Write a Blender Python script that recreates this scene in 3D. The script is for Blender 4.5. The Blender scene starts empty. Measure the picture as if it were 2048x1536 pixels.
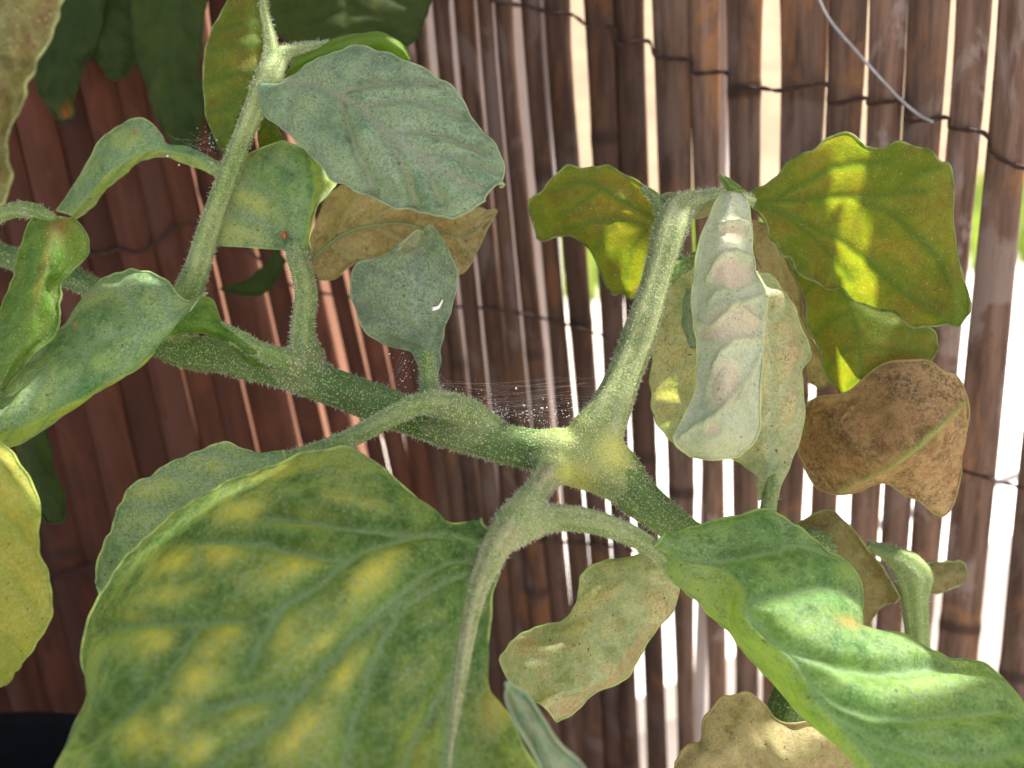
import bpy, math, random
import numpy as np
from mathutils import Vector, Matrix

random.seed(7)
rng = np.random.default_rng(7)
scene = bpy.context.scene
col = scene.collection

# ------------------------------------------------------------------ camera
F = 1537.0                                   # focal length in pixels of the 2048-wide photograph
PITCH, ROLL = math.radians(15.5), math.radians(4.75)
CAM = np.array([0.0, 0.0, 0.55])
fwd = np.array([0, math.cos(PITCH), -math.sin(PITCH)])
u0 = np.array([0, math.sin(PITCH), math.cos(PITCH)])
r0 = np.array([1.0, 0, 0])
cr = math.cos(ROLL) * r0 - math.sin(ROLL) * u0
cu = math.sin(ROLL) * r0 + math.cos(ROLL) * u0
cam_d = bpy.data.cameras.new("camera")
cam = bpy.data.objects.new("camera", cam_d)
col.objects.link(cam)
cam.matrix_world = Matrix(((cr[0], cu[0], -fwd[0], CAM[0]), (cr[1], cu[1], -fwd[1], CAM[1]),
                           (cr[2], cu[2], -fwd[2], CAM[2]), (0, 0, 0, 1)))
cam_d.sensor_width = 36.0
cam_d.lens = F / 2048 * 36.0
cam_d.clip_start, cam_d.clip_end = 0.01, 200.0
cam_d.dof.use_dof = True
cam_d.dof.focus_distance = 0.156
cam_d.dof.aperture_fstop = 11.5
scene.camera = cam

# ------------------------------------------------------------------ light
SUN_AZ, SUN_EL = math.radians(70), math.radians(54)
world = bpy.data.worlds.new("World")
scene.world = world
world.use_nodes = True
wn = world.node_tree
sky = wn.nodes.new("ShaderNodeTexSky")
sky.sky_type = 'NISHITA'
sky.sun_disc = False
sky.sun_elevation, sky.sun_rotation = SUN_EL, SUN_AZ
sky.air_density, sky.dust_density, sky.ozone_density = 0.7, 6.0, 0.2
wn.links.new(sky.outputs[0], wn.nodes["Background"].inputs[0])
wn.nodes["Background"].inputs[1].default_value = 0.11
sun_d = bpy.data.lights.new("sun", 'SUN')
sun_d.energy, sun_d.angle, sun_d.color = 5.0, math.radians(0.53), (1.0, 0.94, 0.84)
sun = bpy.data.objects.new("sun", sun_d)
col.objects.link(sun)
SUNV = Vector((math.cos(SUN_EL) * math.sin(SUN_AZ), math.cos(SUN_EL) * math.cos(SUN_AZ), math.sin(SUN_EL)))
sun.rotation_euler = SUNV.to_track_quat('Z', 'Y').to_euler()
sun.location = (1, 1, 3)
vs = scene.view_settings
vs.view_transform, vs.look, vs.gamma, vs.exposure = 'Standard', 'None', 1.0, 1.55
vs.use_curve_mapping = False
scene.cycles.max_bounces = 6
scene.cycles.diffuse_bounces = 3
scene.cycles.glossy_bounces = 2
scene.cycles.transmission_bounces = 4
scene.cycles.use_denoising = True

# ------------------------------------------------------------------ helpers
def P(x, y, d):
    """pixel of the photograph + distance in mm along the view axis -> point in metres"""
    d = d * 0.001
    return CAM + d * (fwd + (x - 1024) / F * cr + (768 - y) / F * cu)

def PP(a):
    a = np.asarray(a, float)
    d = a[..., 2:3] * 0.001
    return CAM + d * (fwd + (a[..., 0:1] - 1024) / F * cr + (768 - a[..., 1:2]) / F * cu)

def proj(p):
    q = p - CAM
    z = q @ fwd
    return np.stack([1024 + F * (q @ cr) / z, 768 - F * (q @ cu) / z], -1)

class Noise:
    """cheap smooth noise: a sum of sines"""
    def __init__(self, scale, n=7, seed=0):
        g = np.random.default_rng(seed)
        k = g.normal(size=(n, 3)); k /= np.linalg.norm(k, axis=1)[:, None]
        self.k = k * scale * g.uniform(0.6, 1.7, n)[:, None]
        self.ph = g.uniform(0, 6.28, n)
    def __call__(self, p):
        return np.sin(p @ self.k.T + self.ph).mean(-1) * 1.8

def cr_interp(ctrl, n):
    """Catmull-Rom along axis 0, n samples"""
    ctrl = np.asarray(ctrl, float)
    m = len(ctrl)
    e = np.concatenate([2 * ctrl[:1] - ctrl[1:2], ctrl, 2 * ctrl[-1:] - ctrl[-2:-1]])
    t = np.linspace(0, m - 1, n)
    i = np.minimum(t.astype(int), m - 2)
    f = (t - i).reshape((-1,) + (1,) * (ctrl.ndim - 1))
    a, b, c, d = e[i], e[i + 1], e[i + 2], e[i + 3]
    return 0.5 * (2 * b + (c - a) * f + (2 * a - 5 * b + 4 * c - d) * f ** 2 + (3 * b - a - 3 * c + d) * f ** 3)

def seg_dist(p, poly):
    """distance from points p (N,3) to a polyline (M,3)"""
    best = np.full(len(p), 1e9)
    for a, b in zip(poly[:-1], poly[1:]):
        ab = b - a
        L = max(ab @ ab, 1e-14)
        t = np.clip(((p - a) @ ab) / L, 0, 1)
        best = np.minimum(best, np.linalg.norm(p - (a + t[:, None] * ab), axis=1))
    return best

def link(name, verts, faces, mat, parent=None, base=None, smooth=True, attrs=None, kind=None):
    me = bpy.data.meshes.new(name)
    me.from_pydata([tuple(v) for v in verts], [], [tuple(f) for f in faces])
    if smooth:
        me.polygons.foreach_set("use_smooth", np.ones(len(me.polygons), bool))
    for k, v in (attrs or {}).items():
        at = me.attributes.new(k, 'FLOAT', 'POINT')
        at.data.foreach_set("value", np.asarray(v, np.float32))
    me.materials.append(mat)
    me.update()
    o = bpy.data.objects.new(name, me)
    col.objects.link(o)
    if parent is not None:
        o.parent = parent
        o.matrix_parent_inverse = parent.matrix_basis.inverted() if parent.type == 'EMPTY' else Matrix()
    if kind:
        o["kind"] = kind
    return o

def thing(name, label, cat, loc, group=None):
    e = bpy.data.objects.new(name, None)
    e.empty_display_size = 0.02
    e.location = loc
    col.objects.link(e)
    e.matrix_basis = Matrix.Translation(loc)
    tag(e, label, cat, group)
    return e

def tag(o, label, cat, group=None):
    o["label"], o["category"] = label, cat
    if "kind" not in o.keys():
        o["kind"] = "thing"
    if group:
        o["group"] = group
    return o

def tube_geo(pts, rad, nseg=16, ridge=0.0, nridge=6, noise=None, namp=0.0, cap=True, flat=None):
    """pts (N,3), rad (N) -> verts, faces of a tapered tube with lengthwise ridges"""
    pts = np.asarray(pts)
    n = len(pts)
    tan = np.gradient(pts, axis=0)
    tan /= np.linalg.norm(tan, axis=1)[:, None] + 1e-12
    ref = np.cross(tan[0], [0.3, 0.5, 0.81]); ref /= np.linalg.norm(ref)
    V = []
    ang = np.linspace(0, 2 * math.pi, nseg, endpoint=False)
    for i in range(n):
        ref = ref - tan[i] * (ref @ tan[i]); ref /= np.linalg.norm(ref)
        bi = np.cross(tan[i], ref)
        r = rad[i] * (1 + ridge * np.cos(ang * nridge))
        ring = pts[i] + r[:, None] * (np.cos(ang)[:, None] * ref + np.sin(ang)[:, None] * bi)
        if noise is not None:
            ring = ring + (ring - pts[i]) * (namp * noise(ring))[:, None]
        V.append(ring)
    V = np.concatenate(V)
    Fc = []
    for i in range(n - 1):
        for j in range(nseg):
            k = (j + 1) % nseg
            Fc.append((i * nseg + j, i * nseg + k, (i + 1) * nseg + k, (i + 1) * nseg + j))
    if cap:
        Fc.append(tuple(range(nseg - 1, -1, -1)))
        Fc.append(tuple(range((n - 1) * nseg, n * nseg)))
    return V, Fc

# ------------------------------------------------------------------ material helpers
def newmat(name):
    m = bpy.data.materials.new(name)
    m.use_nodes = True
    nt = m.node_tree
    nt.nodes.clear()
    out = nt.nodes.new("ShaderNodeOutputMaterial")
    return m, nt, out

class NB:
    def __init__(self, nt):
        self.nt = nt
    def n(self, t, **kw):
        nd = self.nt.nodes.new(t)
        for k, v in kw.items():
            setattr(nd, k, v)
        return nd
    def put(self, sock, v):
        if isinstance(v, bpy.types.NodeSocket):
            self.nt.links.new(v, sock)
        elif isinstance(v, (tuple, list)) and len(v) == 3 and sock.type == 'RGBA':
            sock.default_value = (*v, 1)
        else:
            sock.default_value = v
    def mix(self, fac, a, b, blend='MIX'):
        nd = self.n("ShaderNodeMix", data_type='RGBA', blend_type=blend)
        self.put(nd.inputs[0], fac); self.put(nd.inputs[6], a); self.put(nd.inputs[7], b)
        return nd.outputs[2]
    def math(self, op, a, b=0.0, clamp=False):
        nd = self.n("ShaderNodeMath", operation=op, use_clamp=clamp)
        self.put(nd.inputs[0], a); self.put(nd.inputs[1], b)
        return nd.outputs[0]
    def ramp(self, v, lo, hi, a=0.0, b=1.0):
        nd = self.n("ShaderNodeMapRange", interpolation_type='SMOOTHSTEP')
        self.put(nd.inputs[0], v)
        for i, x in zip((1, 2, 3, 4), (lo, hi, a, b)):
            self.put(nd.inputs[i], x)
        return nd.outputs[0]
    def noise(self, vec, scale, detail=3, rough=0.55, dist=0.0):
        nd = self.n("ShaderNodeTexNoise")
        self.put(nd.inputs['Vector'], vec)
        nd.inputs['Scale'].default_value = scale
        nd.inputs['Detail'].default_value = detail
        nd.inputs['Roughness'].default_value = rough
        nd.inputs['Distortion'].default_value = dist
        return nd.outputs[0]
    def attr(self, name):
        return self.n("ShaderNodeAttribute", attribute_name=name).outputs['Fac']
    def coord(self):
        return self.n("ShaderNodeTexCoord").outputs['Object']
    def mapping(self, vec, scale):
        nd = self.n("ShaderNodeMapping")
        self.put(nd.inputs[0], vec)
        nd.inputs['Scale'].default_value = scale
        return nd.outputs[0]
    def bump(self, h, strength, dist):
        nd = self.n("ShaderNodeBump")
        nd.inputs['Strength'].default_value = strength
        nd.inputs['Distance'].default_value = dist
        self.put(nd.inputs['Height'], h)
        return nd.outputs[0]
    def bsdf(self, color, rough=0.6, spec=0.3, normal=None):
        nd = self.n("ShaderNodeBsdfPrincipled")
        self.put(nd.inputs['Base Color'], color)
        self.put(nd.inputs['Roughness'], rough)
        nd.inputs['Specular IOR Level'].default_value = spec
        if normal is not None:
            self.put(nd.inputs['Normal'], normal)
        return nd

def leaf_mat(name, g1, g2, yel, brn, under, ya=0.3, ba=0.1, dust=0.3, dustc=(0.30, 0.36, 0.32),
             trans=(0.42, 0.62, 0.05), tw=0.4, veinc=(0.30, 0.38, 0.20), vamt=0.5, seed=0.0, uamt=0.6, speck=0.5, pits=0.6, rimc=(0.40, 0.47, 0.20), gloss=0.6, spec=0.16, gain=(1, 1, 1)):
    g1, g2, yel, brn, under, dustc, veinc, rimc = [tuple(min(0.82, x * k) for x, k in zip(c_, gain)) for c_ in (g1, g2, yel, brn, under, dustc, veinc, rimc)]
    m, nt, out = newmat(name)
    b = NB(nt)
    co = b.coord()
    off = b.n("ShaderNodeVectorMath", operation='ADD')
    b.put(off.inputs[0], co); off.inputs[1].default_value = (seed, seed * 0.7, -seed)
    v = off.outputs[0]
    vein, tone, spot, necro = b.attr("vein"), b.attr("tone"), b.attr("spot"), b.attr("necro")
    n_big = b.noise(v, 60, 5, 0.6)
    n_mid = b.noise(v, 260, 5, 0.65)
    n_fine = b.noise(v, 1300, 3, 0.7)
    n_grain = b.noise(v, 2600, 2, 0.6)
    c = b.mix(b.ramp(n_mid, 0.36, 0.64), g1, g2)
    c = b.mix(b.ramp(n_big, 0.40, 0.62, 0, 0.6), c, g2)
    # chlorosis between the veins
    y = b.math('MULTIPLY', tone, b.ramp(b.math('ADD', b.math('MULTIPLY', n_big, 0.6), b.math('MULTIPLY', n_mid, 0.4)), 0.44, 0.60))
    y = b.math('MULTIPLY', y, ya)
    y = b.math('ADD', y, b.math('MULTIPLY', spot, b.ramp(n_mid, 0.3, 0.6, 0.55, 1.0)), clamp=True)
    c = b.mix(y, c, yel)
    # dead tissue
    nb = b.noise(v, 120, 6, 0.7, 0.5)
    br = b.math('MULTIPLY', b.ramp(nb, 0.46, 0.60), ba)
    br = b.math('ADD', br, b.math('MULTIPLY', necro, b.ramp(n_mid, 0.25, 0.55, 0.6, 1.0)), clamp=True)
    c = b.mix(br, c, brn)
    # fine network of small veins
    vor = b.n("ShaderNodeTexVoronoi", feature='DISTANCE_TO_EDGE')
    dv = b.n("ShaderNodeVectorMath", operation='ADD')
    nz = b.n("ShaderNodeTexNoise"); nz.inputs['Scale'].default_value = 300
    b.put(nz.inputs['Vector'], v)
    sc = b.n("ShaderNodeVectorMath", operation='SCALE'); sc.inputs['Scale'].default_value = 0.0016
    b.put(sc.inputs[0], nz.outputs[1]); b.put(dv.inputs[0], v); b.put(dv.inputs[1], sc.outputs[0])
    b.put(vor.inputs['Vector'], dv.outputs[0]); vor.inputs['Scale'].default_value = 380
    net = b.ramp(vor.outputs['Distance'], 0.0, 0.20, 1.0, 0.0)
    c = b.mix(b.math('MULTIPLY', net, 0.20), c, veinc)
    c = b.mix(b.math('MULTIPLY', vein, vamt, True), c, veinc)
    # dusty bloom; pale specks for glands and for painted hair glints
    dm = b.math('MULTIPLY', b.ramp(n_fine, 0.38, 0.64), b.ramp(n_big, 0.38, 0.62, dust * 0.35, min(1.0, dust * 1.7)))
    c = b.mix(dm, c, dustc)
    c = b.mix(b.ramp(n_grain, 0.61, 0.74, 0, speck), c, (0.55, 0.58, 0.40))
    c = b.mix(b.ramp(n_grain, 0.45, 0.32, 0, 0.55), c, b.mix(0.6, c, (0.015, 0.03, 0.02)))
    dark = b.noise(v, 1000, 1, 0.4)
    c = b.mix(b.ramp(dark, 0.72, 0.76, 0, pits), c, (0.035, 0.025, 0.015))
    c = b.mix(b.math('MULTIPLY', b.attr("rim"), b.ramp(n_mid, 0.35, 0.62, 0.15, 0.8)), c, rimc)
    # underside
    geo = b.n("ShaderNodeNewGeometry")
    c = b.mix(b.math('MULTIPLY', geo.outputs['Backfacing'], uamt), c, under)
    hgt = b.math('ADD', b.math('MULTIPLY', net, -0.16), b.math('MULTIPLY', n_fine, 0.8))
    hgt = b.math('ADD', hgt, b.math('MULTIPLY', n_grain, 0.5))
    nor = b.bump(hgt, 0.55, 0.00022)
    p = b.bsdf(c, gloss, spec, nor)
    tr = b.n("ShaderNodeBsdfTranslucent")
    tc = b.mix(0.72, trans, b.mix(1.0, c, (2.7, 2.5, 0.8), 'MULTIPLY'))
    tc = b.mix(b.math('MULTIPLY', vein, 0.35), tc, (0.10, 0.22, 0.02))
    b.put(tr.inputs[0], tc); b.put(tr.inputs['Normal'], nor)
    mx = b.n("ShaderNodeMixShader")
    b.put(mx.inputs[0], tw); b.put(mx.inputs[1], p.outputs[0]); b.put(mx.inputs[2], tr.outputs[0])
    b.put(out.inputs[0], mx.outputs[0])
    return m

def stem_mat(name, c1, c2, seed=0.0, dots=0.65):
    m, nt, out = newmat(name)
    b = NB(nt)
    co = b.coord()
    n1 = b.noise(co, 90, 4)
    n2 = b.noise(co, 2300, 2, 0.6)
    n3 = b.noise(co, 420, 3, 0.6)
    c = b.mix(b.ramp(n1, 0.35, 0.65), c1, c2)
    c = b.mix(b.math('MULTIPLY', b.attr("spot"), 0.9), c, (0.46, 0.48, 0.08))
    c = b.mix(b.math('MULTIPLY', b.attr("tone"), b.ramp(n3, 0.35, 0.6, 0.4, 1.0)), c, (0.40, 0.34, 0.22))
    c = b.mix(b.ramp(b.math('ADD', b.attr("stripe"), b.math('MULTIPLY', b.math('SUBTRACT', n3, 0.5), 1.4)), 0.55, 0.1, 0, 0.55), c, b.mix(0.55, c, (0.06, 0.09, 0.02)))
    c = b.mix(b.ramp(n2, 0.55, 0.70, 0, dots), c, (0.50, 0.52, 0.22))
    c = b.mix(b.ramp(n2, 0.42, 0.30, 0, 0.55), c, (0.04, 0.07, 0.02))
    c = b.mix(b.ramp(n3, 0.62, 0.78, 0, 0.4), c, (0.42, 0.26, 0.12))
    nor = b.bump(b.math('ADD', n2, b.math('MULTIPLY', n3, 0.6)), 0.6, 0.0003)
    p = b.bsdf(c, 0.6, 0.25, nor)
    b.put(out.inputs[0], p.outputs[0])
    return m

def plain_mat(name, color, rough=0.7, spec=0.3, scale=60, var=0.25, bump=0.0, bscale=300, color2=None, metallic=0.0):
    m, nt, out = newmat(name)
    b = NB(nt)
    co = b.coord()
    n1 = b.noise(co, scale, 5, 0.6)
    c2 = color2 or tuple(x * (1 - var) for x in color)
    c = b.mix(b.ramp(n1, 0.3, 0.7), c2, color)
    nor = b.bump(b.noise(co, bscale, 4), bump, 0.002) if bump else None
    p = b.bsdf(c, rough, spec, nor)
    p.inputs['Metallic'].default_value = metallic
    b.put(out.inputs[0], p.outputs[0])
    return m

def slat_mat(name, c1, c2, c3, grey):
    m, nt, out = newmat(name)
    b = NB(nt)
    co = b.coord()
    info = b.n("ShaderNodeObjectInfo")
    rnd = info.outputs['Random']
    add = b.n("ShaderNodeVectorMath", operation='ADD')
    cmb = b.n("ShaderNodeCombineXYZ")
    b.put(cmb.inputs[2], b.math('MULTIPLY', rnd, 7.0)); b.put(cmb.inputs[0], b.math('MULTIPLY', rnd, 3.0))
    b.put(add.inputs[0], co); b.put(add.inputs[1], cmb.outputs[0])
    v = add.outputs[0]
    grain = b.noise(b.mapping(v, (1, 1, 0.035)), 1500, 4, 0.65)
    grain2 = b.noise(b.mapping(v, (1, 1, 0.08)), 350, 4, 0.6)
    blot = b.noise(b.mapping(v, (1, 1, 0.45)), 70, 4, 0.6, 0.6)
    pit = b.noise(b.mapping(v, (1, 1, 0.4)), 900, 2, 0.6)
    c = b.mix(b.ramp(grain2, 0.3, 0.7), c1, c2)
    c = b.mix(b.ramp(blot, 0.52, 0.68, 0, 0.75), c, c3)
    c = b.mix(b.math('MULTIPLY', b.ramp(blot, 0.47, 0.38), b.ramp(rnd, 0.1, 0.8, 0.25, 0.95)), c, grey)
    c = b.mix(b.ramp(grain, 0.55, 0.75, 0, 0.45), c, b.mix(0.6, c, (0.02, 0.012, 0.01)))
    c = b.mix(b.ramp(pit, 0.68, 0.78, 0, 0.7), c, (0.02, 0.012, 0.01))
    c = b.mix(b.ramp(b.attr("node"), 0.25, 0.9, 0, 0.75), c, (0.035, 0.02, 0.015))
    hsv = b.n("ShaderNodeHueSaturation")
    b.put(hsv.inputs['Value'], b.ramp(rnd, 0, 1, 0.78, 1.25)); b.put(hsv.inputs['Color'], c)
    nor = b.bump(b.math('ADD', grain, b.math('MULTIPLY', grain2, 0.8)), 0.5, 0.0005)
    p = b.bsdf(hsv.outputs[0], 0.75, 0.18, nor)
    b.put(out.inputs[0], p.outputs[0])
    return m

# ------------------------------------------------------------------ the setting behind the screen
M_ground = plain_mat("pale_paving", (0.62, 0.58, 0.53), 0.8, 0.2, 4, 0.2, 0.2, 60)
M_sand = plain_mat("sandy_soil", (0.30, 0.225, 0.15), 0.9, 0.1, 2.2, 0.25, 0.4, 25)
M_white = plain_mat("white_plaster", (0.78, 0.77, 0.76), 0.8, 0.2, 9, 0.06, 0.15, 120)
M_terra = plain_mat("terracotta_plaster", (0.15, 0.072, 0.046), 0.85, 0.15, 12, 0.25, 0.3, 90)

def structure(o):
    o["kind"] = "structure"
    return o

g = 60.0
structure(link("ground", [(-g, -g, 0), (g, -g, 0), (g, g, 0), (-g, g, 0)], [(0, 1, 2, 3)], M_ground, smooth=False))
# sandy bank rising behind the paving
nb_ = 40
bv, bf = [], []
hn = Noise(1.3, seed=3)
for j in range(24):
    for i in range(nb_):
        x = -14 + 28 * i / (nb_ - 1); t = j / 23.0
        y = 6.0 + 14 * t
        z = -0.02 + 7.5 * (t ** 1.15) + 0.10 * float(hn(np.array([[x, y, 0]]))[0]) * min(1, 4 * t)
        bv.append((x, y, z))
for j in range(23):
    for i in range(nb_ - 1):
        a = j * nb_ + i
        bf.append((a, a + 1, a + 1 + nb_, a + nb_))
structure(link("hill", bv, bf, M_sand))

def box_geo(x0, x1, y0, y1, z0, z1, c=0.006):
    """box with chamfered top edges"""
    v = [(x0, y0, z0), (x1, y0, z0), (x1, y1, z0), (x0, y1, z0),
         (x0, y0, z1 - c), (x1, y0, z1 - c), (x1, y1, z1 - c), (x0, y1, z1 - c),
         (x0 + c, y0 + c, z1), (x1 - c, y0 + c, z1), (x1 - c, y1 - c, z1), (x0 + c, y1 - c, z1)]
    f = [(0, 3, 2, 1), (0, 1, 5, 4), (1, 2, 6, 5), (2, 3, 7, 6), (3, 0, 4, 7),
         (4, 5, 9, 8), (5, 6, 10, 9), (6, 7, 11, 10), (7, 4, 8, 11), (8, 9, 10, 11)]
    return v, f

# house wall running away behind the closed part of the screen, sunlit on the side that faces the garden
hw = thing("house_wall", "terracotta plastered house wall seen through the narrow gaps of the screen", "wall", (-0.45, 1.6, 0))
v, f = box_geo(-0.60, -0.30, 0.42, 3.4, 0.0, 2.3)
link("wall_body", v, f, M_terra, hw, smooth=False)
v, f = box_geo(-0.63, -0.285, 0.40, 3.42, 2.303, 2.36)
link("wall_cap", v, f, M_white, hw, smooth=False)

# pale pier beside it, its shaded face towards the camera
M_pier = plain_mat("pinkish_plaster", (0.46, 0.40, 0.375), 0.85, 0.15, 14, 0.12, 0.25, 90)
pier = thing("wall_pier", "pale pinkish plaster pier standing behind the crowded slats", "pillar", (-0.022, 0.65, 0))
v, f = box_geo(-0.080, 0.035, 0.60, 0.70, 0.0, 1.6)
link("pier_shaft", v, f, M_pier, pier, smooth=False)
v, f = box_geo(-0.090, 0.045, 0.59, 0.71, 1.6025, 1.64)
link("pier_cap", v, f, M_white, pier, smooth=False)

# low white wall: the line of its front top edge runs through these two pixels
def on_plane(x, y, z):
    d = fwd + (x - 1024) / F * cr + (768 - y) / F * cu
    return CAM + d * ((z - CAM[2]) / d[2])
ea, eb = on_plane(1280, 1372, 0.25), on_plane(2048, 1040, 0.25)
dr = (eb - ea) / np.linalg.norm(eb - ea)
nr = np.array([-dr[1], dr[0], 0])
if nr[1] < 0:
    nr = -nr
a0, a1 = ea - dr * 0.25, eb + dr * 0.9
c8 = [a0, a1, a1 + nr * 0.34, a0 + nr * 0.34]
lw = thing("low_wall", "low white plastered wall behind the open slats with a bright top", "wall", Vector(((a0 + a1) / 2)) * 1.0)
lw.location.z = 0; lw.matrix_basis = Matrix.Translation(lw.location)
vv = [(p[0], p[1], 0.0) for p in c8] + [(p[0], p[1], 0.222) for p in c8]
link("wall_body", vv, [(0, 3, 2, 1), (0, 1, 5, 4), (1, 2, 6, 5), (2, 3, 7, 6), (3, 0, 4, 7), (4, 5, 6, 7)], M_white, lw, smooth=False)
e2 = 0.008
cc = [a0 - nr * e2 - dr * e2, a1 - nr * e2 + dr * e2, a1 + nr * (0.34 + e2) + dr * e2, a0 + nr * (0.34 + e2) - dr * e2]
vv = [(p[0], p[1], 0.2245) for p in cc] + [(p[0], p[1], 0.25) for p in cc]
link("wall_cap", vv, [(0, 3, 2, 1), (0, 1, 5, 4), (1, 2, 6, 5), (2, 3, 7, 6), (3, 0, 4, 7), (4, 5, 6, 7)], M_white, lw, smooth=False)
# dark tube put along the cap for the shadow line on it
M_shadow_line = plain_mat("shadow_line_grey", (0.10, 0.10, 0.11), 0.5, 0.4, 50, 0.2)
ts = np.linspace(0, 1, 40)
cpts = np.array([a0 + (a1 - a0) * t + nr * (0.055 + 0.006 * math.sin(9 * t)) for t in ts]); cpts[:, 2] = 0.2535
v, f = tube_geo(cpts, np.full(40, 0.0035), 8)
tag(link("shadow_line", v, f, M_shadow_line), "thin grey tube added along the top of the low white wall as a shadow line", "shadow_line")

# grass strip in front of the bank
M_grass = leaf_mat("grass_blade", (0.035, 0.075, 0.018), (0.07, 0.12, 0.03), (0.4, 0.4, 0.1), (0.3, 0.2, 0.1), (0.15, 0.22, 0.06), tw=0.35)
gv, gf = [], []
for i in range(9000):
    x = random.uniform(-2.5, 7.0); y = random.uniform(3.1, 6.2)
    h = random.uniform(0.12, 0.34); w = random.uniform(0.006, 0.014); a = random.uniform(0, 6.28)
    dx, dy = math.cos(a) * w, math.sin(a) * w; bx, by = random.uniform(-.09, .09), random.uniform(-.09, .09)
    k = len(gv)
    gv += [(x - dx, y - dy, 0), (x + dx, y + dy, 0), (x + dx * .7 + bx * .4, y + dy * .7 + by * .4, h * .6),
           (x - dx * .7 + bx * .4, y - dy * .7 + by * .4, h * .6), (x + bx, y + by, h)]
    gf += [(k, k + 1, k + 2, k + 3), (k + 3, k + 2, k + 4)]
go = link("grass", gv, gf, M_grass, kind="stuff")
tag(go, "strip of green grass growing behind the slatted screen", "grass")

# ------------------------------------------------------------------ slatted screen
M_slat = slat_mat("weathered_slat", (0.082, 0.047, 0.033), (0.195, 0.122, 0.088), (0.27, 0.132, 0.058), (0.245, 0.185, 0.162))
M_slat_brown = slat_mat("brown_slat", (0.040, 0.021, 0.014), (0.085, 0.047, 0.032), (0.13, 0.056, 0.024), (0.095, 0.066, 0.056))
M_slat_red = slat_mat("reddish_slat", (0.050, 0.0180, 0.0105), (0.075, 0.0270, 0.0165), (0.094, 0.033, 0.017), (0.066, 0.029, 0.020))  # reddish, and darkened to stand in for weaker light on the left
M_wire = plain_mat("rusty_wire", (0.055, 0.028, 0.020), 0.75, 0.3, 600, 0.5)
M_grey_wire = plain_mat("galvanised_wire", (0.42, 0.42, 0.44), 0.45, 0.5, 500, 0.3, metallic=0.6)
M_post = plain_mat("grey_post_paint", (0.50, 0.47, 0.48), 0.6, 0.3, 60, 0.15)

def Dmid(x):
    return float(np.interp(x, [-600, 0, 400, 850, 1200, 1600, 2048, 2600], [238, 250, 265, 283, 266, 242, 217, 196]))
def gy(y):
    ph = math.atan((y - 768) / F)
    return math.cos(ph) / math.cos(PITCH + ph) / 0.9885
def fence_pt(x, y, back=0.0):
    return P(x, y, Dmid(x) * gy(y) + back)

right = [  # xl, xr at y=150; xl, xr at y=1350
    (795, 833, 930, 966), (836, 861, 968, 1000), (879, 905, 1003, 1032), (922, 959, 1036, 1071), (967, 990, 1075, 1108),
    (1002, 1030, 1113, 1152), (1055, 1083, 1160, 1196), (1100, 1140, 1203, 1239), (1181, 1228, 1241, 1268), (1232, 1286, 1292, 1325),
    (1311, 1381, 1353, 1386), (1383, 1437, 1419, 1451), (1456, 1520, 1473, 1514), (1566, 1651, 1529, 1584), (1659, 1726, 1608, 1651),
    (1739, 1805, 1690, 1739), (1817, 1889, 1746, 1795), (1906, 1970, 1800, 1852), (1992, 2066, 1871, 1951)]
left640 = [(-310, -241), (-243, -167), (-169, -95), (-97, -19), (-21, 56), (54, 130), (128, 207), (205, 275), (273, 343), (341, 401), (399, 452),
           (459, 540), (549, 594), (611, 658), (677, 706), (720, 757), (764, 800), (802, 838)]
slats = []
for xl, xr in left640:
    s = float(np.interp((xl + xr) / 2, [-300, 700, 850], [0.25, 0.225, 0.17]))
    slats.append((xl - 490 * s, xr - 490 * s, xl + 710 * s, xr + 710 * s))
slats += right

fence = thing("slat_fence", "brown split bamboo screen fence bound with rusty wire behind the plant", "fence", P(1024, 768, 262) * np.array([1, 1, 0]))
Z_TOP = 0.98
nse = Noise(45, seed=21)

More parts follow.
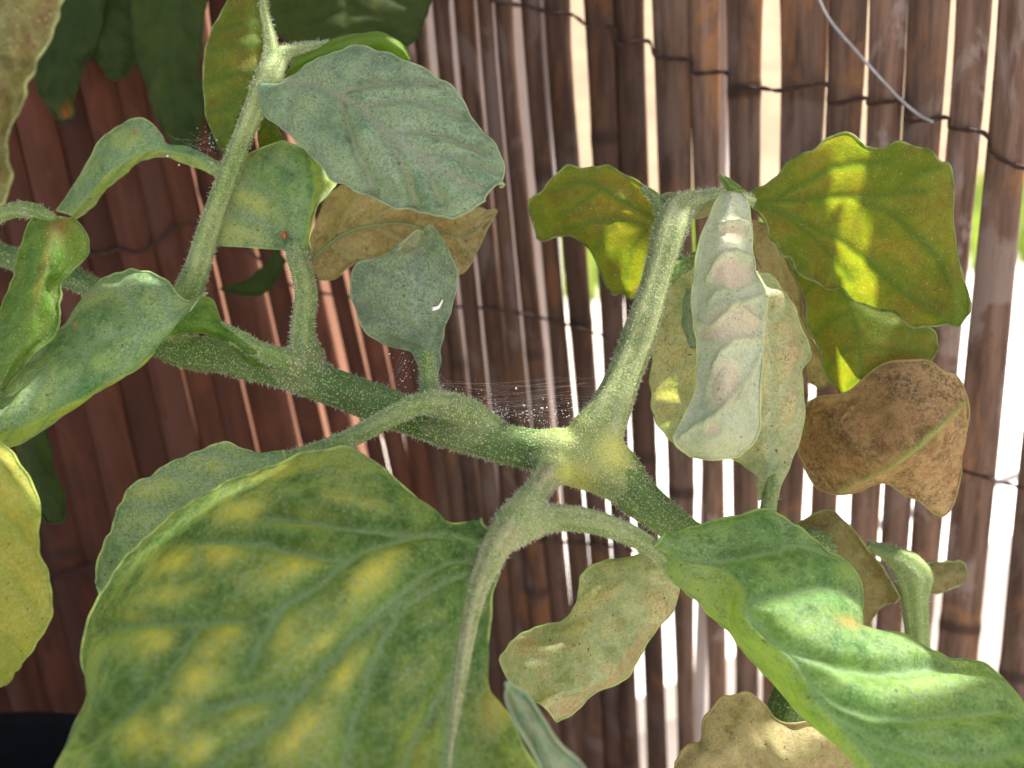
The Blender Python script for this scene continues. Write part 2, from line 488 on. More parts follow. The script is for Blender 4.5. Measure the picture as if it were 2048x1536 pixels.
def slat_geo(rings, thick, seed=0, z0=0.0, z1=Z_TOP):
    """one split-bamboo slat; rings = (left, right) edge points from the bottom up"""
    g_ = np.random.default_rng(seed)
    rz = np.array([(a[2] + b[2]) / 2 for a, b in rings])
    la = np.array([a for a, b in rings]); ra = np.array([b for a, b in rings])
    nodes = np.arange(g_.uniform(0.0, 0.24), 1.2, g_.uniform(0.17, 0.25))
    zs = np.concatenate([np.linspace(z0, z1, int(12 + (z1 - z0) * 50))] + [[q - .006, q - .003, q - .001, q + .0005, q + .002, q + .005] for q in nodes if z0 + .01 < q < z1 - .01])
    zs = np.unique(zs)
    V, A = [], []
    prof = [(-1, 0.12), (-0.86, 0.42), (-0.45, 0.92), (0, 1.08), (0.45, 0.93), (0.86, 0.44), (1, 0.12), (0.93, -0.55), (0.35, -0.75), (-0.35, -0.75), (-0.93, -0.55)]
    for z in zs:
        l = np.array([np.interp(z, rz, la[:, k]) for k in (0, 1)] + [z]); r = np.array([np.interp(z, rz, ra[:, k]) for k in (0, 1)] + [z])
        c = (l + r) / 2; h = (r - l) / 2; w = np.linalg.norm(h); w_ = h / w; n_ = np.array([w_[1], -w_[0], 0.0])
        nd = sum(math.exp(-((z - q) / 0.0028) ** 2) for q in nodes)
        q1 = np.array([[c[0], c[1] + seed, z]])
        jl = 0.075 * nse(q1)[0]; jr = 0.075 * nse(q1 + 9.1)[0]; jt = 0.12 * nse(q1 + 4.3)[0]
        for (a, e) in prof:
            aa = a * (1 + (jl if a < 0 else jr)) * (1 + 0.05 * nd)
            V.append(c + w_ * (w * aa) + n_ * (thick / 2 * e * (1 + jt) * (1 + 0.18 * nd)))
            A.append(nd)
    m = len(prof); Fc = []
    for i in range(len(zs) - 1):
        for j in range(m):
            k = (j + 1) % m
            Fc.append((i * m + j, i * m + k, (i + 1) * m + k, (i + 1) * m + j))
    Fc.append(tuple(range(m - 1, -1, -1))); Fc.append(tuple(range((len(zs) - 1) * m, len(zs) * m)))
    return V, Fc, A

def at_z(p, z):
    return np.array([p[0], p[1], z])
def pval(p):          # place across the sun's direction, in mm: one value for each vertical sheet of sunlight
    return 1000 * (p[0] * math.cos(SUN_AZ) - p[1] * math.sin(SUN_AZ))

# unseen openings added to the slats to throw sun patches on the plant: p from, p to, z from, z to
SUN_HOLES = [(-233.5, -230.5, 0.698, 0.728), (-142.4, -134.0, 0.684, 0.706), (-137.3, -131.5, 0.676, 0.684), (-135.6, -129.9, 0.662, 0.676), (-134.2, -129.6, 0.650, 0.662), (-135.0, -131.0, 0.632, 0.650), (-121.5, -117.5, 0.600, 0.626), (-137.0, -130.3, 0.727, 0.757), (-96.0, -81.0, 0.722, 0.768),
         (-110.5, -106.5, 0.66, 0.686), (-142.0, -137.0, 0.815, 0.842), (-155.0, -150.5, 0.694, 0.711), (-174.0, -168.5, 0.83, 0.855), (-186.5, -182.5, 0.79, 0.812), (-181.5, -177.5, 0.759, 0.778), (-154.5, -150.5, 0.835, 0.855)]

def place(rings, thick, mat, seed):
    """place a slat; notches are cut into it to let sun onto the plant"""
    l, r = rings[-1]
    pl, pr = pval(l), pval(r)
    lo, hi = min(pl, pr), max(pl, pr)
    cuts = sorted([(z0, z1, a - 1.4, b_ + 1.4) for (a, b_, z0, z1) in SUN_HOLES if min(b_ + 1.4, hi) - max(a - 1.4, lo) > 0.2])
    V, Fc, A = [], [], []
    def addp(g):
        Fc.extend(tuple(q + len(V) for q in f) for f in g[1]); V.extend(g[0]); A.extend(g[2])
    z = 0.0
    for (z0, z1, a, b_) in cuts:
        z0 = max(z, z0)
        if z0 > z:
            addp(slat_geo(rings, thick, seed, z, z0))
        for (fa, fb) in ((lo, a), (b_, hi)):                          # slivers left standing beside the notch
            if fb - fa > 0.3:
                ta, tb = sorted(((fa - pl) / (pr - pl), (fb - pl) / (pr - pl)))
                addp(slat_geo([(q0 + (q1 - q0) * ta, q0 + (q1 - q0) * tb) for q0, q1 in rings], thick * 0.9, seed, z0, z1))
        z = z1
    addp(slat_geo(rings, thick, seed, z, Z_TOP))
    link("slat", V, Fc, mat, fence, attrs={"node": A})

for i, (a, b_, c, d) in enumerate(slats):
    xm = (a + b_ + c + d) / 4
    back = random.uniform(-0.8, 0.8) + (1.0 if i % 2 else -1.0) * (1 if xm < 1150 else 0.4)
    if xm < 460:
        back *= 0.35
    gr = 2.4 if xm > 1290 else (3.4 if xm > 1150 else (2.5 if xm > 700 else 1.0))
    gb = gr * 0.8 + (2.2 if 850 < xm < 1330 else 0.8)
    a, b_, c, d = a - gr, b_ + gr, c - gb, d + gb
    tl, tr, bl, brr = fence_pt(a, 150, back), fence_pt(b_, 150, back), fence_pt(c, 1350, back), fence_pt(d, 1350, back)
    # above the picture the slats are widened shut to block stray sun
    na = (a + slats[i - 1][1]) / 2 - 8 if i else a
    nb2 = (b_ + slats[i + 1][0]) / 2 + 8 if i + 1 < len(slats) else b_
    cl, cr_ = fence_pt(na, -80, back), fence_pt(nb2, -80, back)
    zc = 0.655
    rings = [(at_z(bl, 0.0), at_z(brr, 0.0)), (bl, brr), (tl, tr), (at_z(tl + (cl - tl) * 0.1, tl[2] + 0.022), at_z(tr + (cr_ - tr) * 0.1, tr[2] + 0.022)), (at_z(cl, zc), at_z(cr_, zc)), (at_z(cl, Z_TOP), at_z(cr_, Z_TOP))]
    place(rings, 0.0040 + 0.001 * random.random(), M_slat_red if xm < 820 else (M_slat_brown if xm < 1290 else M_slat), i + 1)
# the screen goes on to the right of the frame
E0 = fence_pt(2066, 640); dE = np.array([0.955, -0.297, 0])
t = 0.0004
k = 0
while t < 0.55:
    w = random.uniform(0.0105, 0.0135) if k else 0.0098
    off = np.array([-dE[1], dE[0], 0]) * random.uniform(-.001, .001)
    l, r = E0 + dE * t + off, E0 + dE * (t + w) + off
    lu = l - dE * 0.005 if k == 0 else l  # upper edge moved over, out of view, to block stray sun
    place([(at_z(l, 0), at_z(r, 0)), (at_z(l, 0.60), at_z(r, 0.60)), (at_z(lu, 0.645), at_z(r, 0.645)), (at_z(lu, Z_TOP), at_z(r, Z_TOP))], 0.0045, M_slat, 200 + k)
    t += w - 0.0006
    k += 1
# pale posts behind the slats, seen in two of the gaps
for (xt, xb, wpx) in ((1092, 1165, 18), (1447, 1402, 30)):
    pT, pB = fence_pt(xt, 150, 9), fence_pt(xb, 1350, 9)
    dirv = (pT - pB) / (pT[2] - pB[2])
    pts = [pB + dirv * (z - pB[2]) for z in np.linspace(0.0, 0.93, 12)]
    v, f = tube_geo(np.array(pts), np.full(12, wpx / F * 0.27 * 0.52), 14)
    link("post", v, f, M_post, fence)

def wire_row(name, pts, rad=0.00038, back=-3.0, mat=M_wire, sub=8, twist=0.0006):
    pts = np.array([(x, y, Dmid(x) * gy(y) + back) for x, y in pts], float)
    c = cr_interp(PP(pts), len(pts) * sub)
    V, Fc = [], []
    s = np.concatenate([[0], np.cumsum(np.linalg.norm(np.diff(c, axis=0), axis=1))])
    for ph in (0, math.pi):
        q = c + twist * 0.5 * (np.cos(s * 700 + ph)[:, None] * np.array([0, 0, 1.0]) + np.sin(s * 700 + ph)[:, None] * fwd)
        v, f = tube_geo(q, np.full(len(q), rad), 6)
        Fc += [tuple(j + len(V) for j in ff) for ff in f]
        V += list(v)
    return link(name, V, Fc, mat, fence)

wire_row("wire", [(860, -30), (940, -12), (1000, 4), (1060, 14), (1100, 24), (1140, 28), (1160, 40), (1178, 53), (1226, 55), (1238, 90), (1296, 82),
                  (1313, 114), (1380, 121), (1388, 146), (1452, 145), (1462, 172), (1520, 176), (1545, 180), (1570, 180), (1652, 168), (1660, 207), (1730, 196),
                  (1740, 208), (1806, 203), (1816, 243), (1893, 235), (1903, 256), (1968, 266), (1985, 303), (2010, 322), (2048, 336), (2120, 342)])
wire_row("wire", [(-80, 560), (60, 530), (150, 512), (210, 506), (238, 499), (270, 505), (300, 494), (330, 470), (354, 452), (400, 448), (450, 470), (520, 520),
                  (560, 560), (640, 585), (760, 600), (900, 612), (1000, 620), (1100, 640), (1260, 690), (1420, 760), (1600, 850), (1760, 900), (1880, 930), (2060, 980)])
wire_row("wire", [(-60, 1210), (40, 1178), (100, 1160), (150, 1140), (210, 1130), (300, 1120), (430, 1105), (600, 1090), (800, 1082), (1000, 1080), (1120, 1084), (1216, 1092), (1278, 1105),
                  (1400, 1150), (1560, 1220), (1800, 1330), (2000, 1420)])
# loose grey wire hanging in front of the slats
lp = [(1600, -120, -14), (1632, -20, -12), (1660, 40, -10), (1715, 105, -9), (1762, 158, -7), (1800, 198, -6), (1838, 230, -5), (1866, 244, -4.6)]
q = cr_interp(PP([(x, y, Dmid(x) * gy(y) + b_) for x, y, b_ in lp]), 60)
v, f = tube_geo(q, np.full(60, 0.00042), 8)
tag(link("loose_wire", v, f, M_grey_wire), "thin grey galvanised wire end curving down in front of the brown slats", "wire")

# ------------------------------------------------------------------ black pot
M_pot = plain_mat("black_plastic", (0.006, 0.006, 0.007), 0.85, 0.12, 200, 0.3)
M_soil = plain_mat("dark_soil", (0.03, 0.022, 0.016), 0.95, 0.1, 120, 0.6, 0.8, 150)
pc = P(60, 1530, 232); PZ = pc[2] + 0.012
pc = np.array([pc[0] - 0.02, pc[1] - 0.115, 0])
pot = thing("plant_pot", "black plastic plant pot standing at the foot of the screen", "pot", pc)
prof = [(0.088, 0.0), (0.118, PZ - 0.03), (0.126, PZ - 0.028), (0.128, PZ - 0.002), (0.125, PZ), (0.121, PZ - 0.002), (0.117, PZ - 0.03), (0.112, PZ - 0.06)]
V, Fc = [], []
for r, z in prof:
    for j in range(48):
        a = 2 * math.pi * j / 48
        V.append((pc[0] + r * math.cos(a), pc[1] + r * math.sin(a), z))
for i in range(len(prof) - 1):
    for j in range(48):
        k2 = (j + 1) % 48
        Fc.append((i * 48 + j, i * 48 + k2, (i + 1) * 48 + k2, (i + 1) * 48 + j))
Fc.append(tuple(range(47, -1, -1)))
link("pot_body", V, Fc, M_pot, pot)
V = [(pc[0], pc[1], PZ - 0.035)]; Fc = []
sn = Noise(90, seed=5)
for i in range(1, 9):
    for j in range(40):
        a = 2 * math.pi * j / 40; r = 0.1135 * i / 8
        q = np.array([pc[0] + r * math.cos(a), pc[1] + r * math.sin(a), PZ - 0.036])
        V.append((q[0], q[1], q[2] + 0.003 * sn(q[None])[0] * (1 if i < 8 else 0)))
for j in range(40):
    Fc.append((0, 1 + j, 1 + (j + 1) % 40))
for i in range(7):
    for j in range(40):
        a = 1 + i * 40 + j; b2 = 1 + i * 40 + (j + 1) % 40
        Fc.append((a, a + 40, b2 + 40, b2))
link("soil", V, Fc, M_soil, pot)

# ------------------------------------------------------------------ tomato plant
M_fuzz = plain_mat("pale_hair", (0.62, 0.66, 0.50), 0.6, 0.2, 400, 0.2)
M_stem = stem_mat("green_stem", (0.055, 0.118, 0.024), (0.100, 0.175, 0.048), dots=0.85)
M_petiole = stem_mat("pale_petiole", (0.115, 0.200, 0.048), (0.200, 0.275, 0.100), dots=0.4)
M_branch = stem_mat("branch_green", (0.150, 0.230, 0.070), (0.270, 0.335, 0.150), dots=0.5)

plant = thing("tomato_plant", "mite-damaged tomato plant with yellowing curled leaves in front of the slats", "plant", (pc[0], pc[1], PZ - 0.036))

M_midrib = stem_mat("leaf_midrib", (0.13, 0.185, 0.085), (0.18, 0.225, 0.11), dots=0.3)

def fuzz_geo(roots, normals, lmin, lmax, w=0.00003, jitter=0.5):
    n = len(roots)
    d = normals + rng.normal(size=(n, 3)) * jitter
    d /= np.linalg.norm(d, axis=1)[:, None]
    L = rng.uniform(lmin, lmax, n)[:, None]
    side = np.cross(d, fwd + rng.normal(size=(n, 3)) * 0.2)
    side /= np.linalg.norm(side, axis=1)[:, None] + 1e-9
    bend = rng.normal(size=(n, 3)) * 0.22
    mid = roots + d * L * 0.55 + bend * L * 0.15
    tip = roots + d * L + bend * L * 0.6
    V = np.stack([roots - side * w, roots + side * w, mid + side * w * .8, mid - side * w * .8, tip], 1).reshape(-1, 3)
    Fc = []
    for i in range(n):
        k = 5 * i
        Fc += [(k, k + 1, k + 2, k + 3), (k + 3, k + 2, k + 4)]
    return V, Fc

STEMS = []

def stem(name, ctrl, mat, hairs=1200, hl=(0.0003, 0.0009), ridge=0.06, nridge=6, spots=(), tone=0.0, n=None, extra=None, hv=True, parent=None, label=None):
    """ctrl rows: x, y, distance, radius (pixels of the photograph); extra = metre points appended (x,y,z,r)"""
    a = np.array(ctrl, float)
    c3 = PP(a[:, :3]); rad = a[:, 3] * a[:, 2] * 0.001 / F
    if extra is not None:
        ex = np.array(extra, float)
        c3 = np.concatenate([c3, ex[:, :3]]); rad = np.concatenate([rad, ex[:, 3]])
    n = n or 10 * len(c3)
    pts = cr_interp(c3, n); r = np.maximum(cr_interp(rad[:, None], n)[:, 0], 0.0002)
    ns = Noise(300, seed=len(ctrl) * 3 + 1)
    STEMS.append((pts, r))
    V, Fc = tube_geo(pts, r, 28, ridge, nridge, ns, 0.05)
    px = proj(V)
    sp = np.zeros(len(V))
    for (x, y, s, amt) in spots:
        sp = np.maximum(sp, amt * np.exp(-((px[:, 0] - x) ** 2 + (px[:, 1] - y) ** 2) / (s * s)))
    o = link(name, V, Fc, mat, parent or plant, attrs={"spot": sp, "tone": np.full(len(V), tone), "stripe": np.tile(0.5 + 0.5 * np.cos(np.linspace(0, 2 * math.pi, 28, endpoint=False) * nridge), n)})
    if label:
        o["label"] = label
    if hairs:
        i = rng.integers(0, len(V) - 28, hairs)
        f = rng.uniform(0, 1, (hairs, 1))
        rt = V[i] * (1 - f) + V[i + 28] * f
        nrm = rt - pts[np.minimum(i // 28, n - 1)]
        nrm /= np.linalg.norm(nrm, axis=1)[:, None]
        hvv, hf = fuzz_geo(rt, nrm, *hl)
        link("fuzz", hvv, hf, M_fuzz, o, kind="stuff", smooth=False)
    return o

def leaf(rows, mat, rib=1, nu=84, nv=60, up=True, veins=None, auto=5, spots=(), necro=(), camber=0.0, ruffle=0.0006,
         pucker=0.0007, vw=0.0011, rim=0.00026, hairs=350, hl=(0.0002, 0.0005), midrib=False, name="leaf", parent=None, label=None, seed=1, rise=0.20, base_tone=1.0, edge_tone=0.0, tilt=0.0, tx=1600, crink=0.00009, vband=(), pits=0.0, edge=1.0, ridge=0.0):
    parent = parent or plant
    rows = np.array(rows, float)
    rows[..., 2] -= (rows[..., 0] - tx) * tilt
    C = PP(rows)                                            # R x C x 3
    g1 = cr_interp(C, nu)
    S = cr_interp(np.swapaxes(g1, 0, 1), nv)                # nv x nu x 3
    S = np.swapaxes(S, 0, 1).copy()                         # nu x nv x 3
    ncol = C.shape[1]
    vrib = rib / (ncol - 1)
    vv = np.linspace(0, 1, nv)
    side = np.where(vv < vrib, (vrib - vv) / max(vrib, 1e-6), (vv - vrib) / max(1 - vrib, 1e-6)) if 0 < vrib < 1 else np.abs(vv - vrib)
    du = np.gradient(S, axis=0); dv = np.gradient(S, axis=1)
    N = np.cross(du, dv); N /= np.linalg.norm(N, axis=2)[..., None] + 1e-12
    cen = N[nu // 2, nv // 3: 2 * nv // 3].mean(0)
    tocam = CAM - S[nu // 2, nv // 2]
    flip = (cen @ tocam) < 0
    if flip:
        N = -N                                              # N faces the camera in the middle of the blade
    flat = S.reshape(-1, 3)
    # vein lines
    lines, wid = [], []
    pj = proj(flat)
    if veins is not None:
        for pl in veins:
            wf_ = 1.0
            if isinstance(pl, tuple):
                pl, wf_ = pl
            pl = cr_interp(np.array(pl, float), 4 * len(pl))
            lines.append(np.array([flat[np.argmin((pj[:, 0] - x) ** 2 + (pj[:, 1] - y) ** 2)] for x, y in pl]))
            wid.append(wf_)
    jr = int(round(vrib * (nv - 1)))
    g_ = np.random.default_rng(seed)
    if auto:
        lines.append(S[: int(nu * 0.96), jr])
        for k in range(auto):
            u = (k + 0.6) / (auto + 0.7)
            for sg in ((-1, 1) if 0 < jr < nv - 1 else ((1,) if jr == 0 else (-1,))):
                uu = u + g_.uniform(-0.035, 0.035)
                pl = []
                for s in np.linspace(0, 0.94, 14):
                    i = (uu + rise * s ** 1.25) * (nu - 1)
                    jj = jr + sg * s * (jr if sg < 0 else nv - 1 - jr)
                    if i < nu - 1:
                        pl.append(S[int(i), int(round(jj))])
                if len(pl) > 3:
                    lines.append(np.array(pl))
    dist = np.full(len(flat), 1.0)
    for k, pl in enumerate(lines):
        dist = np.minimum(dist, seg_dist(flat, pl) / (wid[k] if k < len(wid) else 1.0))
    vein = np.exp(-(dist / (vw * 0.55)) ** 2)
    bulge = 1 - np.exp(-(dist / (vw * 1.7)) ** 2)
    nz = Noise(330, 8, seed + 40); nz2 = Noise(120, 7, seed + 80); nz3 = Noise(800, 9, seed + 90)
    disp = (pucker * (bulge - 0.4) + 0.00030 * nz(flat) + crink * nz3(flat) + 0.0005 * nz2(flat)) * (1 if up else -1)
    uv_u = np.repeat(np.linspace(0, 1, nu), nv); uv_s = np.tile(side, nu)
    edge_u = np.minimum(uv_u, 1 - uv_u) * 2
    disp = disp + ruffle * nz2(flat) * uv_s ** 2 + camber * (1 - uv_s ** 2)
    disp = disp + ridge * np.exp(-(dist / (vw * 0.75)) ** 2)
    border = np.minimum(1, (1 - uv_s) * 8)
    flat = flat + N.reshape(-1, 3) * (disp * (0.25 + 0.75 * border))[:, None]
    # small irregularities of the outline
    wob = Noise(420, 8, seed + 7)(flat) * 0.0009 + Noise(1300, 6, seed + 9)(flat) * 0.0004
    outv = (dv / (np.linalg.norm(dv, axis=2)[..., None] + 1e-12)).reshape(-1, 3) * np.where(np.tile(vv, nu) < 0.5, -1, 1)[:, None]
    flat = flat + outv * (edge * wob * uv_s ** 6)[:, None]
    pj = proj(flat)
    def blobs(lst):
        r_ = np.zeros(len(flat))
        for (x, y, a, b_, ang, amt) in lst:
            c_, s_ = math.cos(math.radians(ang)), math.sin(math.radians(ang))
            X = (pj[:, 0] - x) * c_ + (pj[:, 1] - y) * s_; Y = -(pj[:, 0] - x) * s_ + (pj[:, 1] - y) * c_
            r_ = np.maximum(r_, amt * np.exp(-(X / a) ** 2 - (Y / b_) ** 2))
        return r_
    sp = 0.95 * blobs(spots) * (1 - 0.85 * np.exp(-(dist / (vw * 1.1)) ** 2))
    nc = np.maximum(blobs(necro), edge_tone * np.clip((uv_s - 0.72) / 0.28, 0, 1))
    tone = np.clip(dist / (vw * 3.2), 0, 1) * base_tone
    vflat = np.tile(vv, nu)
    for (v0, v1, amt, which) in vband:
        m_ = amt * np.clip((vflat - v0) / 0.03, 0, 1) * np.clip((v1 - vflat) / 0.03, 0, 1)
        if which == 'spot':
            sp = np.maximum(sp, m_)
        else:
            nc = np.maximum(nc, m_)
    if pits:                                                # sunken patches with raised rims
        q_ = blobs(necro) + 0.26 * Noise(420, 9, seed + 3)(flat)
        m_ = np.clip((q_ - 0.34) / 0.22, 0, 1); m_ = m_ * m_ * (3 - 2 * m_)
        ring = np.exp(-((q_ - 0.36) / 0.09) ** 2)
        flat = flat + N.reshape(-1, 3) * (pits * (0.55 * ring - m_))[:, None]
        vein = np.maximum(vein, 0.7 * ring)
        nc = 0.8 * m_
    Fc = []
    order = (flip == (not up))                              # normals point to the upper side of the leaf
    for i in range(nu - 1):
        for j in range(nv - 1):
            a = i * nv + j
            q = (a, a + nv, a + nv + 1, a + 1)
            Fc.append(q if order else q[::-1])
    # thick rim round the blade
    loop = [j for j in range(nv)] + [i * nv + nv - 1 for i in range(1, nu)] + [(nu - 1) * nv + j for j in range(nv - 2, -1, -1)] + [i * nv for i in range(nu - 2, 0, -1)]
    lp_ = flat[loop]
    keep = [0]
    for i in range(1, len(lp_)):
        if np.linalg.norm(lp_[i] - lp_[keep[-1]]) > 0.0002:
            keep.append(i)
    lp_ = lp_[keep]
    rv, rf = tube_geo(np.concatenate([lp_, lp_[:1]]), np.full(len(lp_) + 1, rim), 6, cap=False)
    k0 = len(flat)
    Fc += [tuple(q + k0 for q in ff) for ff in rf]
    nrv = len(rv)
    V = np.concatenate([flat, rv])
    o = link(name, V, Fc, mat, parent, attrs={
        "vein": np.concatenate([vein, np.full(nrv, 0.8)]), "tone": np.concatenate([tone, np.zeros(nrv)]),
        "spot": np.concatenate([sp, np.zeros(nrv)]), "necro": np.concatenate([nc, np.full(nrv, 0.0)]), "rim": np.concatenate([np.zeros(len(flat)), np.ones(nrv)])})
    if label:
        o["label"] = label
    if midrib:
        gm = flat.reshape(nu, nv, 3)[: int(nu * 0.9), jr]
        if np.linalg.norm(np.diff(gm, axis=0), axis=1).sum() > 0.008:
            tn = N[: int(nu * 0.9), jr] * (-1 if up else 1)
            pts = gm
            rr = np.linspace(0.0008, 0.00025, len(pts)) * (midrib if not isinstance(midrib, bool) else 1.0)
            pts = (pts + tn * (rr * 0.55)[:, None])[::3]; rr = rr[::3]
            v, f = tube_geo(pts, rr, 10)
            link("midrib", v, f, M_midrib, o, attrs={"spot": np.zeros(len(v)), "tone": np.full(len(v), 0.1), "stripe": np.ones(len(v))})
    if hairs:
        i = rng.integers(0, len(lp_) - 1, hairs); f = rng.uniform(0, 1, (hairs, 1))
        rt = lp_[i] * (1 - f) + lp_[i + 1] * f
        cen3 = flat.mean(0)
        nr_ = rt - cen3; nr_ /= np.linalg.norm(nr_, axis=1)[:, None]
        hv_, hf = fuzz_geo(rt, nr_, *hl, jitter=0.7)
        link("fuzz", hv_, hf, M_fuzz, o, kind="stuff", smooth=False)
    return o

# leaf materials (blue-green, yellowing, dead brown ...; the last has shade in its colour)
BR = (0.30, 0.19, 0.11)
YE = (0.50, 0.42, 0.07)
ML_blue = leaf_mat("leaf_bluegreen", (0.080, 0.145, 0.108), (0.150, 0.235, 0.175), (0.25, 0.34, 0.12), BR, (0.26, 0.38, 0.10), ya=0.35, ba=0.03, dust=0.45,
                   dustc=(0.27, 0.35, 0.325), veinc=(0.30, 0.29, 0.21), vamt=0.75, seed=0.3, rimc=(0.36, 0.44, 0.30), gain=(1.1, 1.14, 1.12))
ML_grey = leaf_mat("leaf_greygreen", (0.080, 0.145, 0.108), (0.150, 0.235, 0.175), (0.25, 0.34, 0.12), BR, (0.26, 0.38, 0.10), ya=0.35, ba=0.03, dust=0.45,
                   dustc=(0.27, 0.35, 0.325), veinc=(0.19, 0.20, 0.14), seed=0.9, rimc=(0.36, 0.44, 0.30))
ML_mid = leaf_mat("leaf_green", (0.045, 0.120, 0.050), (0.115, 0.215, 0.090), (0.31, 0.37, 0.07), BR, (0.23, 0.38, 0.06), ya=0.55, ba=0.05, dust=0.36, seed=1.7, veinc=(0.21, 0.29, 0.15), dustc=(0.26, 0.345, 0.27), gain=(1.25, 1.25, 1.25))
ML_fresh = leaf_mat("leaf_fresh", (0.045, 0.125, 0.040), (0.105, 0.215, 0.075), (0.31, 0.40, 0.08), (0.40, 0.20, 0.06), (0.25, 0.42, 0.08), ya=0.45, ba=0.04, dust=0.42, seed=1.1, vamt=0.7, veinc=(0.27, 0.38, 0.19), dustc=(0.24, 0.34, 0.24), rimc=(0.42, 0.55, 0.15), gain=(0.95, 1.0, 0.9))
ML_hero = leaf_mat("leaf_chlorotic", (0.026, 0.082, 0.015), (0.075, 0.160, 0.040), (0.56, 0.52, 0.075), (0.40, 0.25, 0.06), (0.22, 0.36, 0.05), ya=0.22, ba=0.06, dust=0.25, spec=0.15, seed=2.9,
                   veinc=(0.23, 0.34, 0.18), vamt=0.65, dustc=(0.19, 0.31, 0.21), rimc=(0.60, 0.68, 0.22), tw=0.45)  # rim colour brightened for the glow of light through the edge
ML_bright = leaf_mat("leaf_bright", (0.085, 0.205, 0.022), (0.17, 0.31, 0.045), (0.40, 0.44, 0.07), (0.42, 0.17, 0.05), (0.25, 0.40, 0.05), ya=0.35, ba=0.06, dust=0.2, seed=4.1, veinc=(0.30, 0.38, 0.13), gain=(0.55, 0.62, 0.5))
ML_back = leaf_mat("leaf_backlit", (0.060, 0.135, 0.010), (0.120, 0.195, 0.020), (0.30, 0.23, 0.020), (0.115, 0.058, 0.018), (0.13, 0.18, 0.03), ya=0.6, ba=0.6, dust=0.10, seed=5.3, dustc=(0.22, 0.24, 0.12),
                   veinc=(0.05, 0.13, 0.015), vamt=0.7, trans=(0.62, 0.60, 0.008), tw=0.45, uamt=0.3)
ML_pale = leaf_mat("leaf_pale", (0.20, 0.265, 0.205), (0.29, 0.355, 0.285), (0.32, 0.38, 0.15), (0.36, 0.285, 0.235), (0.36, 0.39, 0.31), ya=0.12, ba=0.2, dust=0.35, dustc=(0.43, 0.45, 0.40), seed=6.2,
                   veinc=(0.28, 0.34, 0.17), vamt=0.7, tw=0.22, uamt=0.2, gain=(1.35, 1.3, 1.22))
ML_brown = leaf_mat("leaf_dead", (0.120, 0.060, 0.030), (0.245, 0.145, 0.080), (0.33, 0.23, 0.10), (0.050, 0.022, 0.012), (0.22, 0.13, 0.07), ya=0.4, ba=0.9, dust=0.35, dustc=(0.34, 0.24, 0.155), seed=7.7,
                    veinc=(0.14, 0.21, 0.05), vamt=0.9, trans=(0.45, 0.22, 0.06), tw=0.2, uamt=0.15, rimc=(0.3, 0.2, 0.12), gain=(1.45, 1.45, 1.25))
ML_tan = leaf_mat("leaf_tan", (0.165, 0.125, 0.068), (0.33, 0.265, 0.165), (0.36, 0.33, 0.13), (0.115, 0.062, 0.032), (0.31, 0.26, 0.16), ya=0.5, ba=0.6, dust=0.35, dustc=(0.41, 0.34, 0.23), seed=8.4,
                  veinc=(0.31, 0.29, 0.14), trans=(0.45, 0.33, 0.10), tw=0.3, uamt=0.2, rimc=(0.38, 0.3, 0.16), pits=0.85, gain=(1.15, 1.2, 1.05))
ML_yellow = leaf_mat("leaf_yellow", (0.14, 0.185, 0.035), (0.27, 0.285, 0.07), (0.37, 0.32, 0.075), (0.30, 0.20, 0.08), (0.35, 0.35, 0.12), ya=0.6, ba=0.2, dust=0.25, dustc=(0.44, 0.42, 0.25), seed=3.3,
                     veinc=(0.20, 0.27, 0.06), trans=(0.55, 0.52, 0.06), tw=0.35, uamt=0.2, pits=0.9, gain=(1.12, 1.2, 0.85))
ML_olive = leaf_mat("leaf_olive", (0.135, 0.170, 0.062), (0.275, 0.305, 0.145), (0.37, 0.33, 0.11), (0.27, 0.155, 0.075), (0.30, 0.29, 0.15), ya=0.6, ba=0.45, dust=0.4, dustc=(0.37, 0.375, 0.26), seed=9.6,
                    veinc=(0.33, 0.36, 0.20), uamt=0.25, pits=0.85)
ML_sage = leaf_mat("leaf_sage", (0.150, 0.190, 0.095), (0.28, 0.315, 0.19), (0.40, 0.35, 0.12), (0.30, 0.19, 0.11), (0.30, 0.31, 0.18), ya=0.6, ba=0.45, dust=0.4, dustc=(0.40, 0.42, 0.31), seed=6.6,
                   veinc=(0.33, 0.37, 0.22), uamt=0.25, pits=0.85, gain=(1.3, 1.35, 1.35))
ML_umber = leaf_mat("leaf_umber", (0.075, 0.072, 0.022), (0.165, 0.150, 0.055), (0.28, 0.25, 0.07), (0.10, 0.055, 0.025), (0.15, 0.13, 0.05), ya=0.5, ba=0.6, dust=0.25, dustc=(0.27, 0.24, 0.14), seed=2.2,
                    veinc=(0.20, 0.21, 0.08), uamt=0.2, pits=0.85, trans=(0.45, 0.36, 0.05), tw=0.25)
ML_dark = leaf_mat("leaf_shade", (0.016, 0.032, 0.010), (0.032, 0.056, 0.017), (0.12, 0.13, 0.03), (0.40, 0.12, 0.03), (0.03, 0.05, 0.02), ya=0.15, ba=0.0, dust=0.1, dustc=(0.045, 0.06, 0.04), seed=10.1,  # leaf colour darkened to carry the shade on this foliage
                   veinc=(0.035, 0.06, 0.025), rimc=(0.05, 0.08, 0.03), speck=0.0, tw=0.3, gloss=0.7, spec=0.15, gain=(0.85, 0.9, 0.7))

